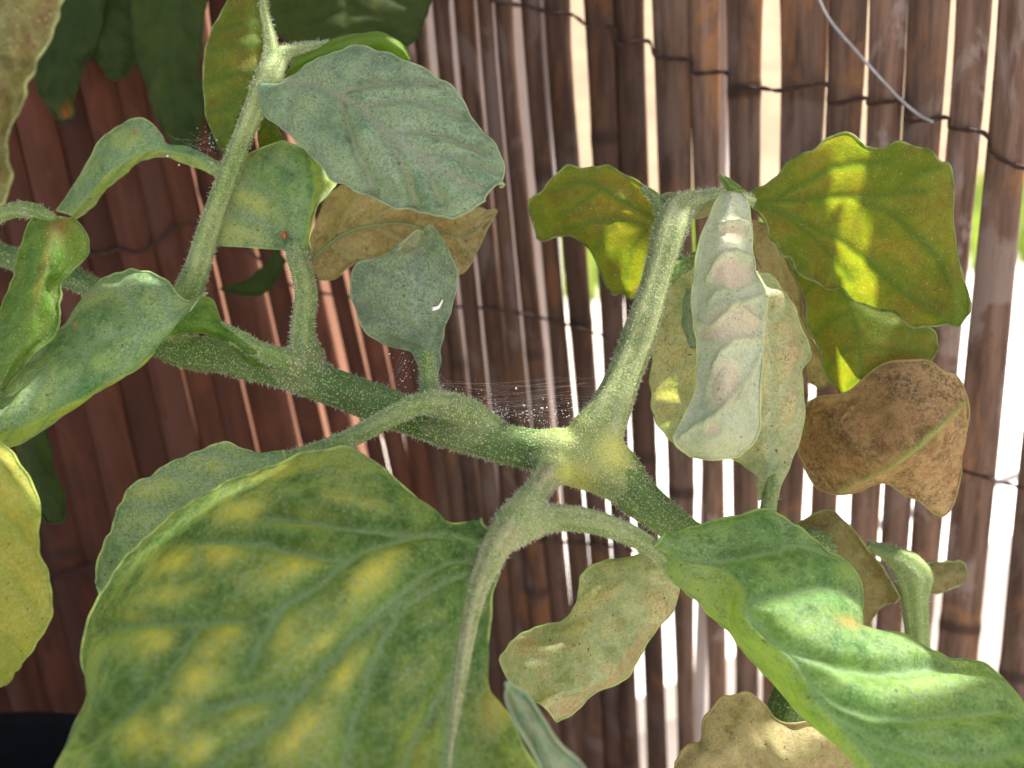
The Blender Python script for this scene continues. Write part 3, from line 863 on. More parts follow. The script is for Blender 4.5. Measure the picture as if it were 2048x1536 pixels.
# --- stems and stalks
soil_pt = (pc[0] + 0.035, pc[1] + 0.01, PZ - 0.040)
stem("main_stem", [(-160, 440, 205, 24), (0, 508, 196, 24), (170, 567, 188, 25), (330, 690, 178, 31), (450, 712, 172, 35), (580, 745, 167, 38), (720, 795, 163, 37), (850, 842, 160, 38), (980, 880, 157, 40),
                   (1080, 902, 156, 43), (1140, 914, 156, 50), (1190, 922, 156, 57), (1228, 945, 156.5, 51), (1275, 992, 158, 40), (1335, 1040, 161, 34), (1400, 1088, 165, 31), (1480, 1150, 170, 31)],
     M_stem, hairs=9000, hl=(0.0003, 0.0010), spots=[(1150, 955, 40, 1.0), (1222, 900, 34, 0.8), (1165, 885, 40, 0.3)],
     extra=[(0.070, 0.165, 0.455, 0.0040), (0.045, 0.150, 0.40, 0.0042), (-0.03, 0.135, 0.36, 0.0045), (soil_pt[0], soil_pt[1], PZ + 0.02, 0.0050), (*soil_pt, 0.0055)], n=210,
     label="thick hairy green main stem")
stem("side_branch", [(350, 690, 178, 30), (362, 640, 175, 31), (376, 590, 173, 28), (393, 545, 172, 24), (420, 455, 171, 21), (450, 370, 170, 19), (480, 290, 169, 18.5), (512, 210, 168, 21), (538, 152, 168, 26), (560, 116, 169, 20), (600, 100, 170, 13), (660, 88, 170, 7)],
     M_branch, hairs=3200, nridge=5)
stem("stalk", [(535, 170, 169, 17), (541, 120, 168.5, 18), (538, 75, 168, 14), (528, 20, 167.5, 10), (522, -60, 168, 8)], M_branch, hairs=700, nridge=5)
stem("side_branch", [(1180, 950, 158, 44), (1178, 905, 156.5, 52), (1196, 862, 156, 48), (1222, 812, 156, 40), (1248, 752, 157, 35), (1272, 690, 158, 33), (1298, 610, 158, 30), (1322, 530, 159, 30), (1342, 460, 160, 33), (1362, 417, 162, 29), (1400, 400, 164, 18), (1450, 392, 167, 14), (1505, 402, 171, 10)],
     M_branch, hairs=4200, nridge=5, ridge=0.09, tone=0.25)
stem("stalk", [(1338, 480, 161, 24), (1328, 430, 164, 18), (1308, 394, 167, 11), (1285, 378, 169, 6)], M_petiole, hairs=300)
stem("stalk", [(1325, 556, 160, 24), (1350, 538, 159.5, 18), (1372, 527, 160.5, 15), (1395, 512, 163, 10)], M_petiole, hairs=200)
stem("stalk", [(622, 752, 168, 34), (610, 712, 165.5, 33), (606, 675, 165, 25), (607, 635, 165, 21.5), (612, 590, 165, 21.5), (604, 545, 165, 21), (592, 505, 167, 20), (597, 470, 168.5, 15), (602, 430, 169, 9)], M_petiole, hairs=1500, nridge=5, tone=0.15)
stem("stalk", [(872, 850, 161, 34), (864, 812, 159, 31), (860, 782, 159.5, 22), (857, 750, 160, 18), (854, 712, 160.5, 16), (849, 680, 160.5, 13), (842, 640, 159, 7)], M_petiole, hairs=900)
stem("stalk", [(640, 760, 167, 20), (600, 732, 163.5, 24), (560, 716, 162, 20), (515, 700, 161.5, 18), (470, 674, 162, 17), (435, 655, 163, 12), (405, 645, 163, 7)], M_petiole, hairs=700)
stem("stalk", [(1010, 872, 158, 22), (950, 838, 155.5, 29), (900, 813, 153.5, 27), (860, 806, 152.5, 23), (820, 815, 151.5, 20.5), (770, 840, 151, 20), (705, 874, 152, 20), (640, 899, 154, 17), (570, 912, 157, 9)], M_petiole, hairs=1300, tone=0.15)
stem("stalk", [(1136, 898, 160, 32), (1120, 916, 156.6, 33), (1102, 942, 152.0, 31), (1086, 966, 148.8, 29), (1066, 993, 145.8, 28), (1045, 1022, 142.5, 31), (1018, 1055, 139, 35), (992, 1092, 134.5, 32), (972, 1135, 131.3, 28), (953, 1180, 128.3, 24), (939, 1235, 125.6, 20), (928, 1300, 122.5, 17), (918, 1370, 119.4, 14), (908, 1440, 116.4, 12), (900, 1520, 113.2, 10), (893, 1620, 109.8, 9)],
     M_petiole, hairs=1500, tone=0.5)
stem("stalk", [(1010, 1085, 139, 24), (1040, 1058, 141, 29), (1080, 1040, 142.5, 27), (1120, 1035, 143, 26), (1180, 1042, 143.5, 24.5), (1250, 1065, 144.5, 22), (1310, 1100, 145.5, 18), (1355, 1140, 145.5, 12), (1410, 1175, 144, 7)], M_petiole, hairs=1200, tone=0.2)
stem("stalk", [(1480, 1150, 171, 22), (1520, 1090, 171, 17), (1538, 1010, 168.5, 15), (1541, 955, 168, 15), (1543, 900, 168.5, 12), (1544, 840, 168.5, 6)], M_petiole, hairs=500, tone=0.2)
stem("stalk", [(1845, 1460, 192, 21), (1838, 1330, 188, 21), (1833, 1250, 186, 22), (1828, 1190, 184, 26), (1822, 1145, 183, 34), (1790, 1114, 183, 22), (1735, 1088, 185, 8)], M_petiole, hairs=700)
stem("stalk", [(-90, 500, 172, 15), (-20, 445, 164, 14), (30, 420, 159, 15), (75, 425, 155.5, 16), (110, 440, 153.5, 9)], M_petiole, hairs=300)
stem("stalk", [(462, 350, 171, 16), (440, 341, 171, 14), (410, 322, 172, 11), (370, 308, 173, 11), (332, 300, 173, 9), (295, 297, 172.5, 5)], M_petiole, hairs=400)

def joint(x, y, d, reach, mat, spots=(), grow=0.00022, it=16, voxel=0.00042):
    """swollen node: the stems near a point are fused and smoothed into one skin"""
    c = P(x, y, d)
    V, Fc = [], []
    for pts, r in STEMS:
        k = np.where(np.linalg.norm(pts - c, axis=1) < reach)[0]
        if len(k) < 3:
            continue
        k = np.arange(k[0], k[-1] + 1)
        m_ = max(12, 3 * len(k))
        v, f = tube_geo(cr_interp(pts[k], m_), cr_interp(r[k][:, None], m_)[:, 0], 20)
        Fc += [tuple(q + len(V) for q in ff) for ff in f]; V += list(v)
    me = bpy.data.meshes.new("node_source"); me.from_pydata([tuple(q) for q in V], [], Fc); me.update()
    tmp = bpy.data.objects.new("node_source", me); col.objects.link(tmp)
    md = tmp.modifiers.new("remesh", 'REMESH'); md.mode = 'VOXEL'; md.voxel_size = voxel
    sm = tmp.modifiers.new("smooth", 'SMOOTH'); sm.factor = 0.6; sm.iterations = it
    dg = bpy.context.evaluated_depsgraph_get()
    ev = tmp.evaluated_get(dg).to_mesh()
    n_ = len(ev.vertices)
    co = np.empty(n_ * 3); ev.vertices.foreach_get("co", co); co = co.reshape(-1, 3)
    no = np.empty(n_ * 3); ev.vertices.foreach_get("normal", no); no = no.reshape(-1, 3)
    polys = [tuple(p.vertices) for p in ev.polygons]
    tmp.evaluated_get(dg).to_mesh_clear()
    bpy.data.objects.remove(tmp); bpy.data.meshes.remove(me)
    far = np.clip((np.linalg.norm(co - c, axis=1) - reach * 0.5) / (reach * 0.45), 0, 1)      # sinks into the stems at its ends
    co = co + no * (grow * (1 - 2.0 * far) + 0.00012 * Noise(900, seed=4)(co))[:, None]
    px = proj(co)
    sp = np.zeros(n_)
    for (sx, sy, ss, amt) in spots:
        sp = np.maximum(sp, amt * np.exp(-((px[:, 0] - sx) ** 2 + (px[:, 1] - sy) ** 2) / (ss * ss)))
    o = link("stem_node", co, polys, mat, plant, attrs={"spot": sp, "tone": np.full(n_, 0.2), "stripe": np.ones(n_)})
    i = rng.integers(0, n_, 1400)
    hv_, hf = fuzz_geo(co[i], no[i], 0.0003, 0.0009)
    link("fuzz", hv_, hf, M_fuzz, o, kind="stuff", smooth=False)

M_node = stem_mat("node_green", (0.085, 0.155, 0.035), (0.150, 0.225, 0.070), dots=0.75)
joint(1168, 915, 156, 0.0150, M_node, spots=[(1150, 955, 44, 1.0), (1225, 905, 42, 0.9), (1165, 880, 55, 0.25)], grow=0.0008, it=45)
joint(915, 832, 158, 0.0115, M_stem, grow=0.0006, it=32)
joint(612, 728, 166, 0.0090, M_stem, grow=0.0005, it=25)
joint(372, 640, 175, 0.0085, M_stem, grow=0.0005, it=25)
joint(1045, 1032, 142, 0.0090, M_petiole, grow=0.0004, it=25)

# --- blades
leaf([[(545, 165, 168), (528, 178, 167), (512, 180, 167)], [(600, 146, 164), (600, 172, 163), (540, 232, 163)], [(660, 110, 160), (660, 188, 159), (575, 275, 160)],
      [(735, 94, 158), (715, 218, 156), (640, 318, 157)], [(825, 128, 156), (765, 252, 153), (668, 358, 155)], [(905, 180, 154), (815, 290, 151), (735, 392, 153)],
      [(950, 238, 153), (860, 325, 150), (810, 427, 152)], [(990, 285, 152), (905, 358, 149), (880, 433, 150)], [(1007, 345, 152), (950, 378, 149), (935, 420, 148)], [(1002, 373, 151), (985, 388, 149), (968, 402, 148)]],
     ML_blue, auto=0, nu=130, nv=90, veins=[([(545, 168), (620, 174), (680, 195), (730, 225), (780, 265), (840, 310), (900, 350), (960, 385)], 1.5), [(680, 195), (740, 172), (800, 165), (870, 168)], [(730, 218), (800, 205), (870, 215), (930, 235)],
      [(785, 268), (850, 268), (910, 285), (970, 310)], [(830, 300), (890, 315), (950, 330), (995, 345)], [(685, 205), (700, 250), (715, 300), (735, 350), (745, 385)], [(740, 235), (780, 290), (815, 350), (830, 410)],
      [(600, 175), (590, 215), (575, 255)], [(800, 285), (850, 340), (885, 400)]],
     spots=[(715, 335, 18, 16, 0, .35), (640, 220, 60, 30, 20, .2), (770, 370, 60, 20, 30, .15)], hairs=700, pucker=0.0017, vw=0.0008, camber=0.0015, seed=11,
     label="large dusty blue-green leaf")
leaf([[(437, 490, 172), (585, 500, 166), (616, 505, 169)], [(440, 450, 172), (595, 455, 165), (622, 455, 169)], [(455, 400, 172), (603, 410, 164), (638, 412, 169)], [(475, 345, 172), (605, 365, 163), (662, 380, 170)],
      [(510, 305, 172), (600, 325, 164), (668, 350, 172)], [(560, 285, 172), (595, 295, 166), (630, 300, 172)]], ML_mid, auto=3, seed=12, hairs=400, vband=[(0.62, 1.01, .6, 'spot')], camber=0.0006,
     spots=[(520, 400, 55, 40, 30, .55), (500, 455, 45, 25, 0, .4)])
leaf([[(515, 228, 178), (530, 225, 177), (548, 240, 178)], [(518, 275, 178), (540, 270, 177), (562, 275, 178)], [(520, 312, 178), (545, 306, 178), (578, 300, 178)]], ML_back, auto=2, seed=13, nu=30, nv=24, hairs=60)
leaf([[(625, 470, 182), (622, 520, 184), (640, 562, 186)], [(665, 385, 182), (680, 470, 184), (665, 560, 186)], [(720, 380, 182), (740, 450, 185), (730, 520, 186)], [(800, 400, 182), (810, 445, 186), (800, 500, 186)],
      [(870, 420, 182), (880, 465, 186), (880, 540, 186)], [(930, 422, 182), (935, 470, 186), (925, 540, 186)], [(970, 418, 184), (962, 445, 186), (950, 505, 187)], [(992, 420, 186), (990, 430, 186), (985, 440, 186)]],
     ML_tan, auto=5, up=False, seed=14, crink=0.0002, midrib=0.6, ruffle=0.003, pucker=0.0014, ridge=0.0004, hairs=300, necro=[(900, 480, 90, 60, 0, .5), (650, 500, 30, 60, 0, .6)], label="dry tan-brown leaf behind the blue-green one")
leaf([[(845, 745, 161), (858, 745, 160), (872, 745, 161)], [(838, 718, 161), (856, 718, 159.5), (876, 714, 161)], [(822, 700, 160.5), (853, 698, 158.5), (880, 692, 160.5)], [(782, 688, 160), (850, 676, 157), (886, 670, 160)], [(735, 658, 160), (845, 640, 155), (898, 630, 160)],
      [(708, 610, 160), (838, 595, 154), (908, 585, 160)], [(699, 560, 160), (832, 555, 154), (914, 545, 160)], [(712, 525, 160), (832, 520, 155), (908, 522, 160)], [(770, 512, 158), (838, 495, 156), (892, 495, 160)],
      [(808, 480, 155), (846, 470, 157), (872, 468, 160)], [(835, 458, 156), (853, 455, 159), (860, 456, 160)]], ML_grey, auto=4, seed=15, hairs=500, pucker=0.0009, vw=0.0008, necro=[(815, 490, 30, 14, -35, .6)], spots=[(822, 482, 40, 22, -35, 1.0)],
     label="small grey-green upright leaf with a curled crusty tip")
leaf([[(440, 328, 171), (440, 340, 170), (438, 352, 172)], [(385, 300, 172), (385, 312, 170), (385, 328, 173)], [(335, 290, 173), (335, 300, 170), (335, 312, 174)], [(322, 268, 174), (310, 295, 170), (305, 312, 175)],
      [(290, 241, 176), (285, 300, 170), (280, 318, 176)], [(245, 248, 178), (250, 315, 171), (255, 338, 177)], [(205, 275, 180), (215, 340, 173), (222, 368, 178)], [(178, 328, 182), (190, 368, 175), (197, 395, 180)],
      [(145, 380, 184), (165, 395, 178), (172, 420, 182)], [(112, 420, 186), (140, 428, 182), (150, 436, 184)]], ML_mid, auto=4, seed=16, hairs=500, vband=[(0.56, 1.01, .75, 'spot')], midrib=False, spots=[(250, 285, 50, 18, -30, .35)], label="arched narrow leaf bending down to one side")
leaf([[(75, 428, 155), (108, 425, 154), (140, 432, 156)], [(58, 445, 153), (105, 455, 150), (163, 465, 155)], [(42, 490, 152), (98, 500, 148), (172, 510, 155)], [(30, 535, 151), (85, 545, 147), (150, 542, 153)],
      [(12, 585, 151), (70, 590, 146), (122, 570, 152)], [(-15, 640, 151), (52, 640, 146), (122, 610, 151)], [(-50, 690, 151), (30, 690, 146), (105, 675, 150)], [(-80, 740, 151), (5, 740, 146), (65, 715, 149)], [(-110, 800, 152), (-20, 800, 147), (10, 785, 149)]],
     ML_bright, auto=4, seed=17, hairs=500, necro=[(115, 452, 22, 30, 10, 1.0), (85, 540, 9, 90, 15, .55)], rise=0.3, label="bright green leaf with an orange-brown scar at its base")
leaf([[(412, 588, 163), (365, 640, 160), (312, 682, 161), (308, 690, 163)], [(372, 606, 163), (340, 650, 158), (306, 700, 158), (304, 708, 161)], [(335, 565, 165), (300, 655, 157), (275, 728, 156), (274, 736, 160)],
      [(285, 540, 167), (250, 670, 156), (225, 753, 154), (226, 763, 158)], [(230, 550, 168), (195, 690, 155), (170, 780, 152), (173, 795, 157)], [(180, 585, 168), (140, 715, 154), (110, 812, 150), (118, 832, 156)],
      [(135, 648, 168), (85, 750, 153), (55, 840, 148), (72, 868, 155)], [(80, 712, 167), (35, 790, 152), (5, 860, 147), (22, 892, 154)], [(20, 775, 166), (-25, 835, 151), (-55, 890, 146), (-40, 920, 153)], [(-50, 850, 165), (-80, 880, 151), (-110, 920, 146), (-100, 940, 152)]],
     ML_mid, rib=1, auto=5, nu=110, nv=80, seed=18, hairs=700, camber=0.0008, spots=[(235, 600, 60, 30, 0, .35), (60, 800, 60, 35, -30, .35), (180, 720, 60, 26, -25, .4)], necro=[(185, 588, 14, 12, 0, .5)], vband=[(0.69, 1.01, .9, "spot")], label="broad blue-green leaf with a rolled lower edge")
leaf([[(412, 586, 163), (362, 642, 159.5), (310, 684, 161)], [(428, 598, 163), (390, 645, 158.5), (350, 668, 161)], [(442, 640, 164), (425, 655, 159), (405, 664, 162)], [(475, 665, 165), (465, 672, 160), (455, 690, 163)], [(520, 690, 165), (515, 705, 160), (505, 728, 164)], [(575, 705, 167), (575, 718, 164), (560, 732, 167)]],
     ML_bright, auto=0, veins=[], seed=19, nu=50, nv=30, hairs=250, midrib=False, name="leaf_base", necro=[(318, 680, 14, 10, -40, 1.0)])
HV = [[(965, 1078), (900, 1072), (820, 1068), (740, 1060), (640, 1048), (540, 1035)], [(980, 1090), (900, 1062), (850, 1068), (748, 1093), (695, 1120), (629, 1172), (550, 1221), (484, 1234), (396, 1243), (300, 1250), (211, 1256)],
      [(695, 1120), (600, 1100), (484, 1082), (400, 1085)], [(396, 1247), (350, 1320), (317, 1375), (280, 1405), (240, 1440), (190, 1478)], [(960, 1105), (898, 1120), (850, 1150), (805, 1186), (730, 1255), (660, 1322), (590, 1400), (528, 1463), (418, 1536), (350, 1590)],
      [(965, 1130), (860, 1180), (800, 1230), (765, 1290), (735, 1370), (713, 1432), (695, 1536), (680, 1620)], ([(970, 1120), (952, 1180), (935, 1260), (918, 1344), (907, 1430), (898, 1536), (890, 1640)], 2.0), [(590, 1390), (540, 1390), (480, 1400), (420, 1420)], [(560, 1218), (520, 1290), (490, 1340)], [(935, 1300), (880, 1400), (830, 1480), (800, 1560)]]
HS = [(594, 1124, 70, 26, -20, .75), (748, 1146, 70, 26, -40, .85), (484, 1023, 50, 24, -10, .75), (616, 1036, 60, 20, 5, .6), (352, 1120, 45, 24, -20, .7), (440, 1106, 40, 22, -20, .7), (317, 1278, 40, 30, -30, .8), (445, 1278, 60, 26, -48, .95),
      (396, 1357, 50, 32, -48, .8), (568, 1265, 40, 26, -45, .7), (638, 1290, 45, 20, -45, .6), (690, 1345, 60, 20, -58, .95), (596, 1462, 62, 26, -55, 1.0), (290, 1475, 46, 40, 0, .75), (343, 1428, 30, 20, -40, .8), (396, 1500, 40, 26, -30, .75),
      (484, 1428, 46, 18, -15, .7), (830, 1500, 26, 60, 10, .75), (560, 940, 60, 14, -18, .6), (330, 1190, 60, 18, -8, .5), (275, 1235, 40, 10, 8, .6), (700, 1000, 60, 20, 10, .3), (880, 1470, 16, 80, 3, .4)]
leaf([[(960, 1058, 138), (965, 1062, 137), (985, 1068, 136), (1030, 1075, 138)], [(880, 1045, 138), (930, 1080, 134), (970, 1095, 133), (1012, 1105, 136)], [(800, 975, 138), (870, 1100, 129), (958, 1125, 130), (995, 1150, 134)],
      [(700, 906, 139), (780, 1110, 124), (948, 1170, 127), (982, 1195, 131)], [(560, 930, 140), (680, 1130, 119), (938, 1230, 124), (974, 1250, 128)], [(400, 1000, 141), (560, 1180, 116), (928, 1300, 121), (970, 1320, 126)],
      [(280, 1090, 140), (460, 1260, 113), (918, 1370, 118), (970, 1385, 124)], [(200, 1190, 137), (390, 1350, 110), (908, 1440, 115), (1012, 1435, 121)], [(165, 1310, 132), (330, 1430, 107), (900, 1520, 112), (1052, 1515, 118)],
      [(182, 1385, 126), (300, 1510, 105), (895, 1600, 109), (1085, 1590, 115)], [(120, 1536, 118), (260, 1600, 102), (885, 1690, 106), (1110, 1680, 112)], [(60, 1650, 112), (200, 1720, 100), (870, 1780, 104), (1120, 1770, 110)]],
     ML_hero, rib=2, auto=0, nu=170, nv=150, veins=HV, spots=HS, necro=[(985, 1420, 40, 50, 20, .5), (430, 1115, 10, 8, 0, .7)], hairs=700, pucker=0.0026, vw=0.0011, crink=0.00014, seed=20, midrib=False, rim=0.00034, label="big green leaf mottled with yellow between the veins")
leaf([[(565, 903, 158), (570, 912, 156), (575, 930, 158)], [(515, 904, 158), (520, 930, 156), (530, 960, 158)], [(450, 887, 158), (460, 950, 156), (470, 1000, 158)], [(395, 905, 158), (410, 980, 156), (420, 1040, 158)], [(330, 930, 158), (350, 1010, 156), (370, 1080, 158)],
      [(265, 972, 158), (300, 1060, 156), (330, 1120, 157)], [(240, 1015, 158), (270, 1095, 156), (300, 1150, 157)], [(222, 1062, 158), (240, 1120, 156), (270, 1180, 157)], [(192, 1115, 158), (215, 1160, 157), (240, 1200, 157)], [(188, 1160, 158), (200, 1190, 157), (215, 1215, 157)]],
     ML_mid, auto=5, seed=21, hairs=500, spots=[(430, 925, 40, 25, 0, .5), (310, 975, 45, 25, -20, .5)])
leaf([[(1303, 1100, 146.5), (1312, 1090, 145), (1317, 1084, 144.2), (1324, 1080, 144), (1332, 1076, 146)], [(1345, 1150, 146), (1358, 1132, 143.2), (1366, 1122, 141.8), (1376, 1100, 142), (1385, 1060, 146)], [(1400, 1202, 146), (1428, 1155, 141), (1442, 1140, 138.6), (1452, 1108, 141), (1470, 1034, 147)], [(1445, 1247, 146), (1476, 1192, 139.5), (1487, 1178, 136), (1530, 1120, 140.5), (1555, 1029, 148)], [(1495, 1299, 145), (1484, 1238, 138.5), (1496, 1222, 134.4), (1600, 1150, 139), (1640, 1092, 148)], [(1535, 1344, 144), (1520, 1283, 136.5), (1532, 1266, 132.4), (1650, 1190, 138), (1706, 1148, 147)], [(1575, 1387, 143), (1564, 1322, 134.5), (1577, 1303, 130.4), (1665, 1232, 137), (1722, 1228, 146)], [(1615, 1430, 142), (1600, 1368, 132.5), (1612, 1348, 128.4), (1690, 1275, 135), (1716, 1262, 143)], [(1660, 1464, 141), (1622, 1408, 130.5), (1633, 1388, 126.4), (1750, 1335, 132.5), (1800, 1270, 141)], [(1705, 1497, 139), (1672, 1462, 128.5), (1682, 1443, 124.4), (1830, 1402, 129.5), (1900, 1318, 141)], [(1750, 1542, 137), (1727, 1520, 126), (1737, 1501, 122.4), (1930, 1452, 126.5), (1975, 1332, 139)], [(1800, 1602, 135), (1782, 1588, 124), (1792, 1568, 120.4), (2000, 1530, 123.5), (2050, 1412, 136)], [(1850, 1670, 133), (1842, 1668, 122), (1852, 1648, 118.4), (2050, 1620, 121.5), (2160, 1540, 130)]],
     ML_fresh, rib=2, auto=0, nu=150, nv=120, seed=22, vband=[(-0.1, 0.47, .75, 'spot')], veins=[[(1340, 1110), (1400, 1130), (1450, 1145), (1485, 1180), (1490, 1215), (1520, 1260), (1580, 1310), (1610, 1350), (1625, 1380), (1660, 1430), (1730, 1500), (1790, 1570)], [(1340, 1110), (1400, 1120), (1470, 1115), (1530, 1105), (1600, 1090), (1660, 1110)], [(1490, 1205), (1560, 1190), (1640, 1175), (1700, 1185)], [(1500, 1230), (1560, 1290), (1650, 1330), (1760, 1350), (1850, 1340), (1940, 1345)],
      [(1620, 1370), (1700, 1420), (1800, 1440), (1900, 1430), (2000, 1420)], [(1660, 1430), (1750, 1480), (1850, 1510), (1960, 1520), (2040, 1500)], [(1560, 1105), (1570, 1070), (1560, 1040)]],
     hairs=900, pucker=0.0020, vw=0.0010, crink=0.00013, midrib=False, rim=0.00032, spots=[(1540, 1150, 40, 30, 0, .35), (1560, 1240, 50, 30, 20, .4), (1750, 1350, 120, 24, 10, .5), (1690, 1150, 20, 30, 0, .5), (1850, 1420, 100, 20, 0, .4)], necro=[(1700, 1245, 26, 10, 15, .9)],
     label="large twisted green leaf with a pale folded edge")
leaf([[(1498, 392, 172), (1497, 402, 171), (1496, 412, 172)], [(1545, 368, 172), (1545, 420, 173), (1530, 462, 173)], [(1590, 308, 172), (1600, 425, 174.5), (1575, 510, 176)], [(1650, 270, 172), (1655, 432, 175), (1610, 545, 177.5)],
      [(1705, 268, 173), (1710, 445, 175.5), (1680, 585, 179)], [(1750, 292, 174), (1760, 470, 176), (1750, 620, 180)], [(1810, 291, 175), (1810, 500, 177), (1800, 640, 180)], [(1868, 316, 176), (1850, 520, 178), (1855, 655, 180)],
      [(1905, 360, 178), (1880, 540, 179), (1900, 653, 180)], [(1905, 440, 180), (1910, 555, 179), (1918, 646, 181)], [(1914, 510, 181), (1926, 572, 181), (1934, 618, 182)], [(1928, 560, 182), (1936, 580, 182), (1939, 600, 182)]],
     ML_back, auto=0, up=False, nu=110, nv=90, seed=23, veins=[[(1500, 405), (1600, 400), (1720, 392), (1850, 385)], [(1520, 412), (1620, 450), (1720, 510), (1800, 580), (1880, 630)], [(1560, 425), (1640, 490), (1700, 560)], [(1560, 395), (1620, 360), (1680, 335), (1780, 325)], [(1700, 395), (1780, 430), (1860, 500), (1900, 560)], [(1780, 390), (1840, 350), (1880, 340)]],
     hairs=500, spots=[(1640, 320, 50, 40, -30, .5), (1800, 480, 70, 50, 0, .35)], necro=[(1860, 615, 45, 14, 0, .7), (1700, 620, 30, 40, 0, .3)], ruffle=0.0004, pucker=0.0003, ridge=0.0003, tilt=0.06, edge=1.9, midrib=False, label="wide olive-yellow leaf seen from below against the light")
leaf([[(1560, 500, 182), (1640, 520, 182), (1720, 540, 183)], [(1590, 545, 182), (1670, 560, 180), (1760, 580, 184)], [(1608, 600, 182), (1700, 620, 180), (1810, 630, 186)], [(1620, 660, 183), (1715, 680, 180), (1860, 660, 187)],
      [(1640, 720, 184), (1720, 720, 181), (1868, 690, 188)], [(1665, 770, 185), (1725, 765, 183), (1860, 740, 189)], [(1700, 800, 186), (1735, 800, 185), (1830, 790, 190)]], ML_back, auto=4, up=False, seed=24, hairs=200, tilt=0.045, pucker=0.0003, ruffle=0.0004, necro=[(1800, 700, 80, 60, 0, .5)], midrib=False)
leaf([[(1500, 440, 190), (1530, 450, 190), (1560, 490, 190)], [(1510, 500, 190), (1550, 520, 190), (1590, 560, 190)], [(1530, 560, 190), (1570, 600, 190), (1610, 640, 190)], [(1580, 640, 190), (1610, 690, 190), (1640, 700, 190)], [(1605, 700, 190), (1630, 740, 190), (1660, 750, 190)], [(1620, 765, 190), (1640, 775, 190), (1655, 770, 190)]],
     ML_tan, auto=3, up=False, seed=25, nu=50, nv=36, hairs=100, midrib=False)
leaf([[(1312, 402, 168), (1316, 430, 168), (1318, 470, 168)], [(1288, 374, 170), (1295, 440, 169), (1300, 520, 169)], [(1260, 358, 172), (1272, 440, 170), (1287, 565, 171)], [(1225, 343, 174), (1245, 440, 171), (1265, 612, 174)], [(1190, 330, 176), (1210, 430, 172), (1235, 598, 176)],
      [(1155, 340, 177), (1170, 425, 174), (1205, 550, 178)], [(1125, 343, 178), (1135, 420, 176), (1178, 498, 179)], [(1090, 367, 179), (1105, 420, 178), (1140, 480, 180)], [(1066, 390, 180), (1080, 425, 180), (1095, 482, 181)], [(1057, 412, 181), (1062, 435, 181), (1072, 472, 182)]],
     ML_back, auto=0, up=False, seed=26, veins=[[(1310, 440), (1260, 410), (1210, 380), (1160, 365), (1110, 385)], [(1290, 450), (1240, 440), (1180, 445), (1110, 465)], [(1290, 460), (1260, 510), (1250, 560)], [(1230, 435), (1210, 470), (1190, 500)], [(1200, 378), (1160, 410), (1120, 430)]], hairs=300,
     spots=[(1230, 400, 50, 50, 0, .9), (1280, 430, 20, 60, 0, .9)], necro=[(1120, 395, 34, 16, -10, .8), (1200, 365, 50, 10, 5, .7), (1225, 540, 18, 18, 0, .9), (1140, 425, 16, 10, 0, .6)], edge=1.8, midrib=False, label="curled yellow and brown leaf glowing against the light")
leaf([[(1455, 372, 160), (1465, 370, 159), (1475, 372, 160)], [(1437, 395, 159), (1462, 400, 156), (1490, 400, 158)], [(1415, 445, 158), (1455, 450, 154), (1500, 445, 157)], [(1398, 490, 157), (1450, 500, 152), (1503, 495, 156)], [(1386, 545, 156), (1450, 555, 151), (1515, 550, 155)],
      [(1384, 600, 155), (1455, 610, 150), (1530, 590, 154)], [(1390, 665, 154), (1455, 670, 149), (1528, 650, 153)], [(1396, 725, 153), (1455, 730, 148), (1523, 720, 152)], [(1390, 785, 152), (1450, 790, 147), (1521, 790, 151)], [(1368, 835, 151), (1440, 845, 147), (1520, 850, 151)], [(1350, 882, 150), (1425, 892, 147), (1508, 884, 151)], [(1378, 912, 151), (1425, 920, 149), (1478, 914, 151)]],
     ML_pale, auto=0, up=False, seed=27, nu=120, nv=70, veins=[[(1500, 450), (1470, 440), (1440, 450)], [(1505, 520), (1470, 500), (1435, 520), (1415, 560)], [(1525, 590), (1480, 605), (1450, 580), (1420, 600)], [(1515, 640), (1470, 610), (1430, 650), (1400, 640)], [(1525, 680), (1480, 675), (1450, 700), (1430, 730)], [(1500, 745), (1470, 790), (1440, 820), (1400, 850), (1365, 870)], [(1495, 400), (1503, 500), (1528, 600), (1520, 700), (1500, 750), (1475, 800)], [(1480, 770), (1510, 860)]],
     necro=[(1466, 462, 36, 26, 10, .95), (1468, 548, 54, 36, 10, 1.0), (1462, 652, 52, 42, -8, 1.0), (1497, 632, 26, 30, 0, .9), (1455, 758, 36, 54, 22, 1.0), (1420, 665, 30, 20, 0, .8), (1425, 860, 26, 22, -30, .55)], pucker=0.0003, vw=0.00065, hairs=500, midrib=False, pits=0.00025, edge=0.45, ridge=0.0007, spots=[(1420, 890, 90, 40, 0, .6)], label="pale hanging leaf with sunken pinkish-brown patches")
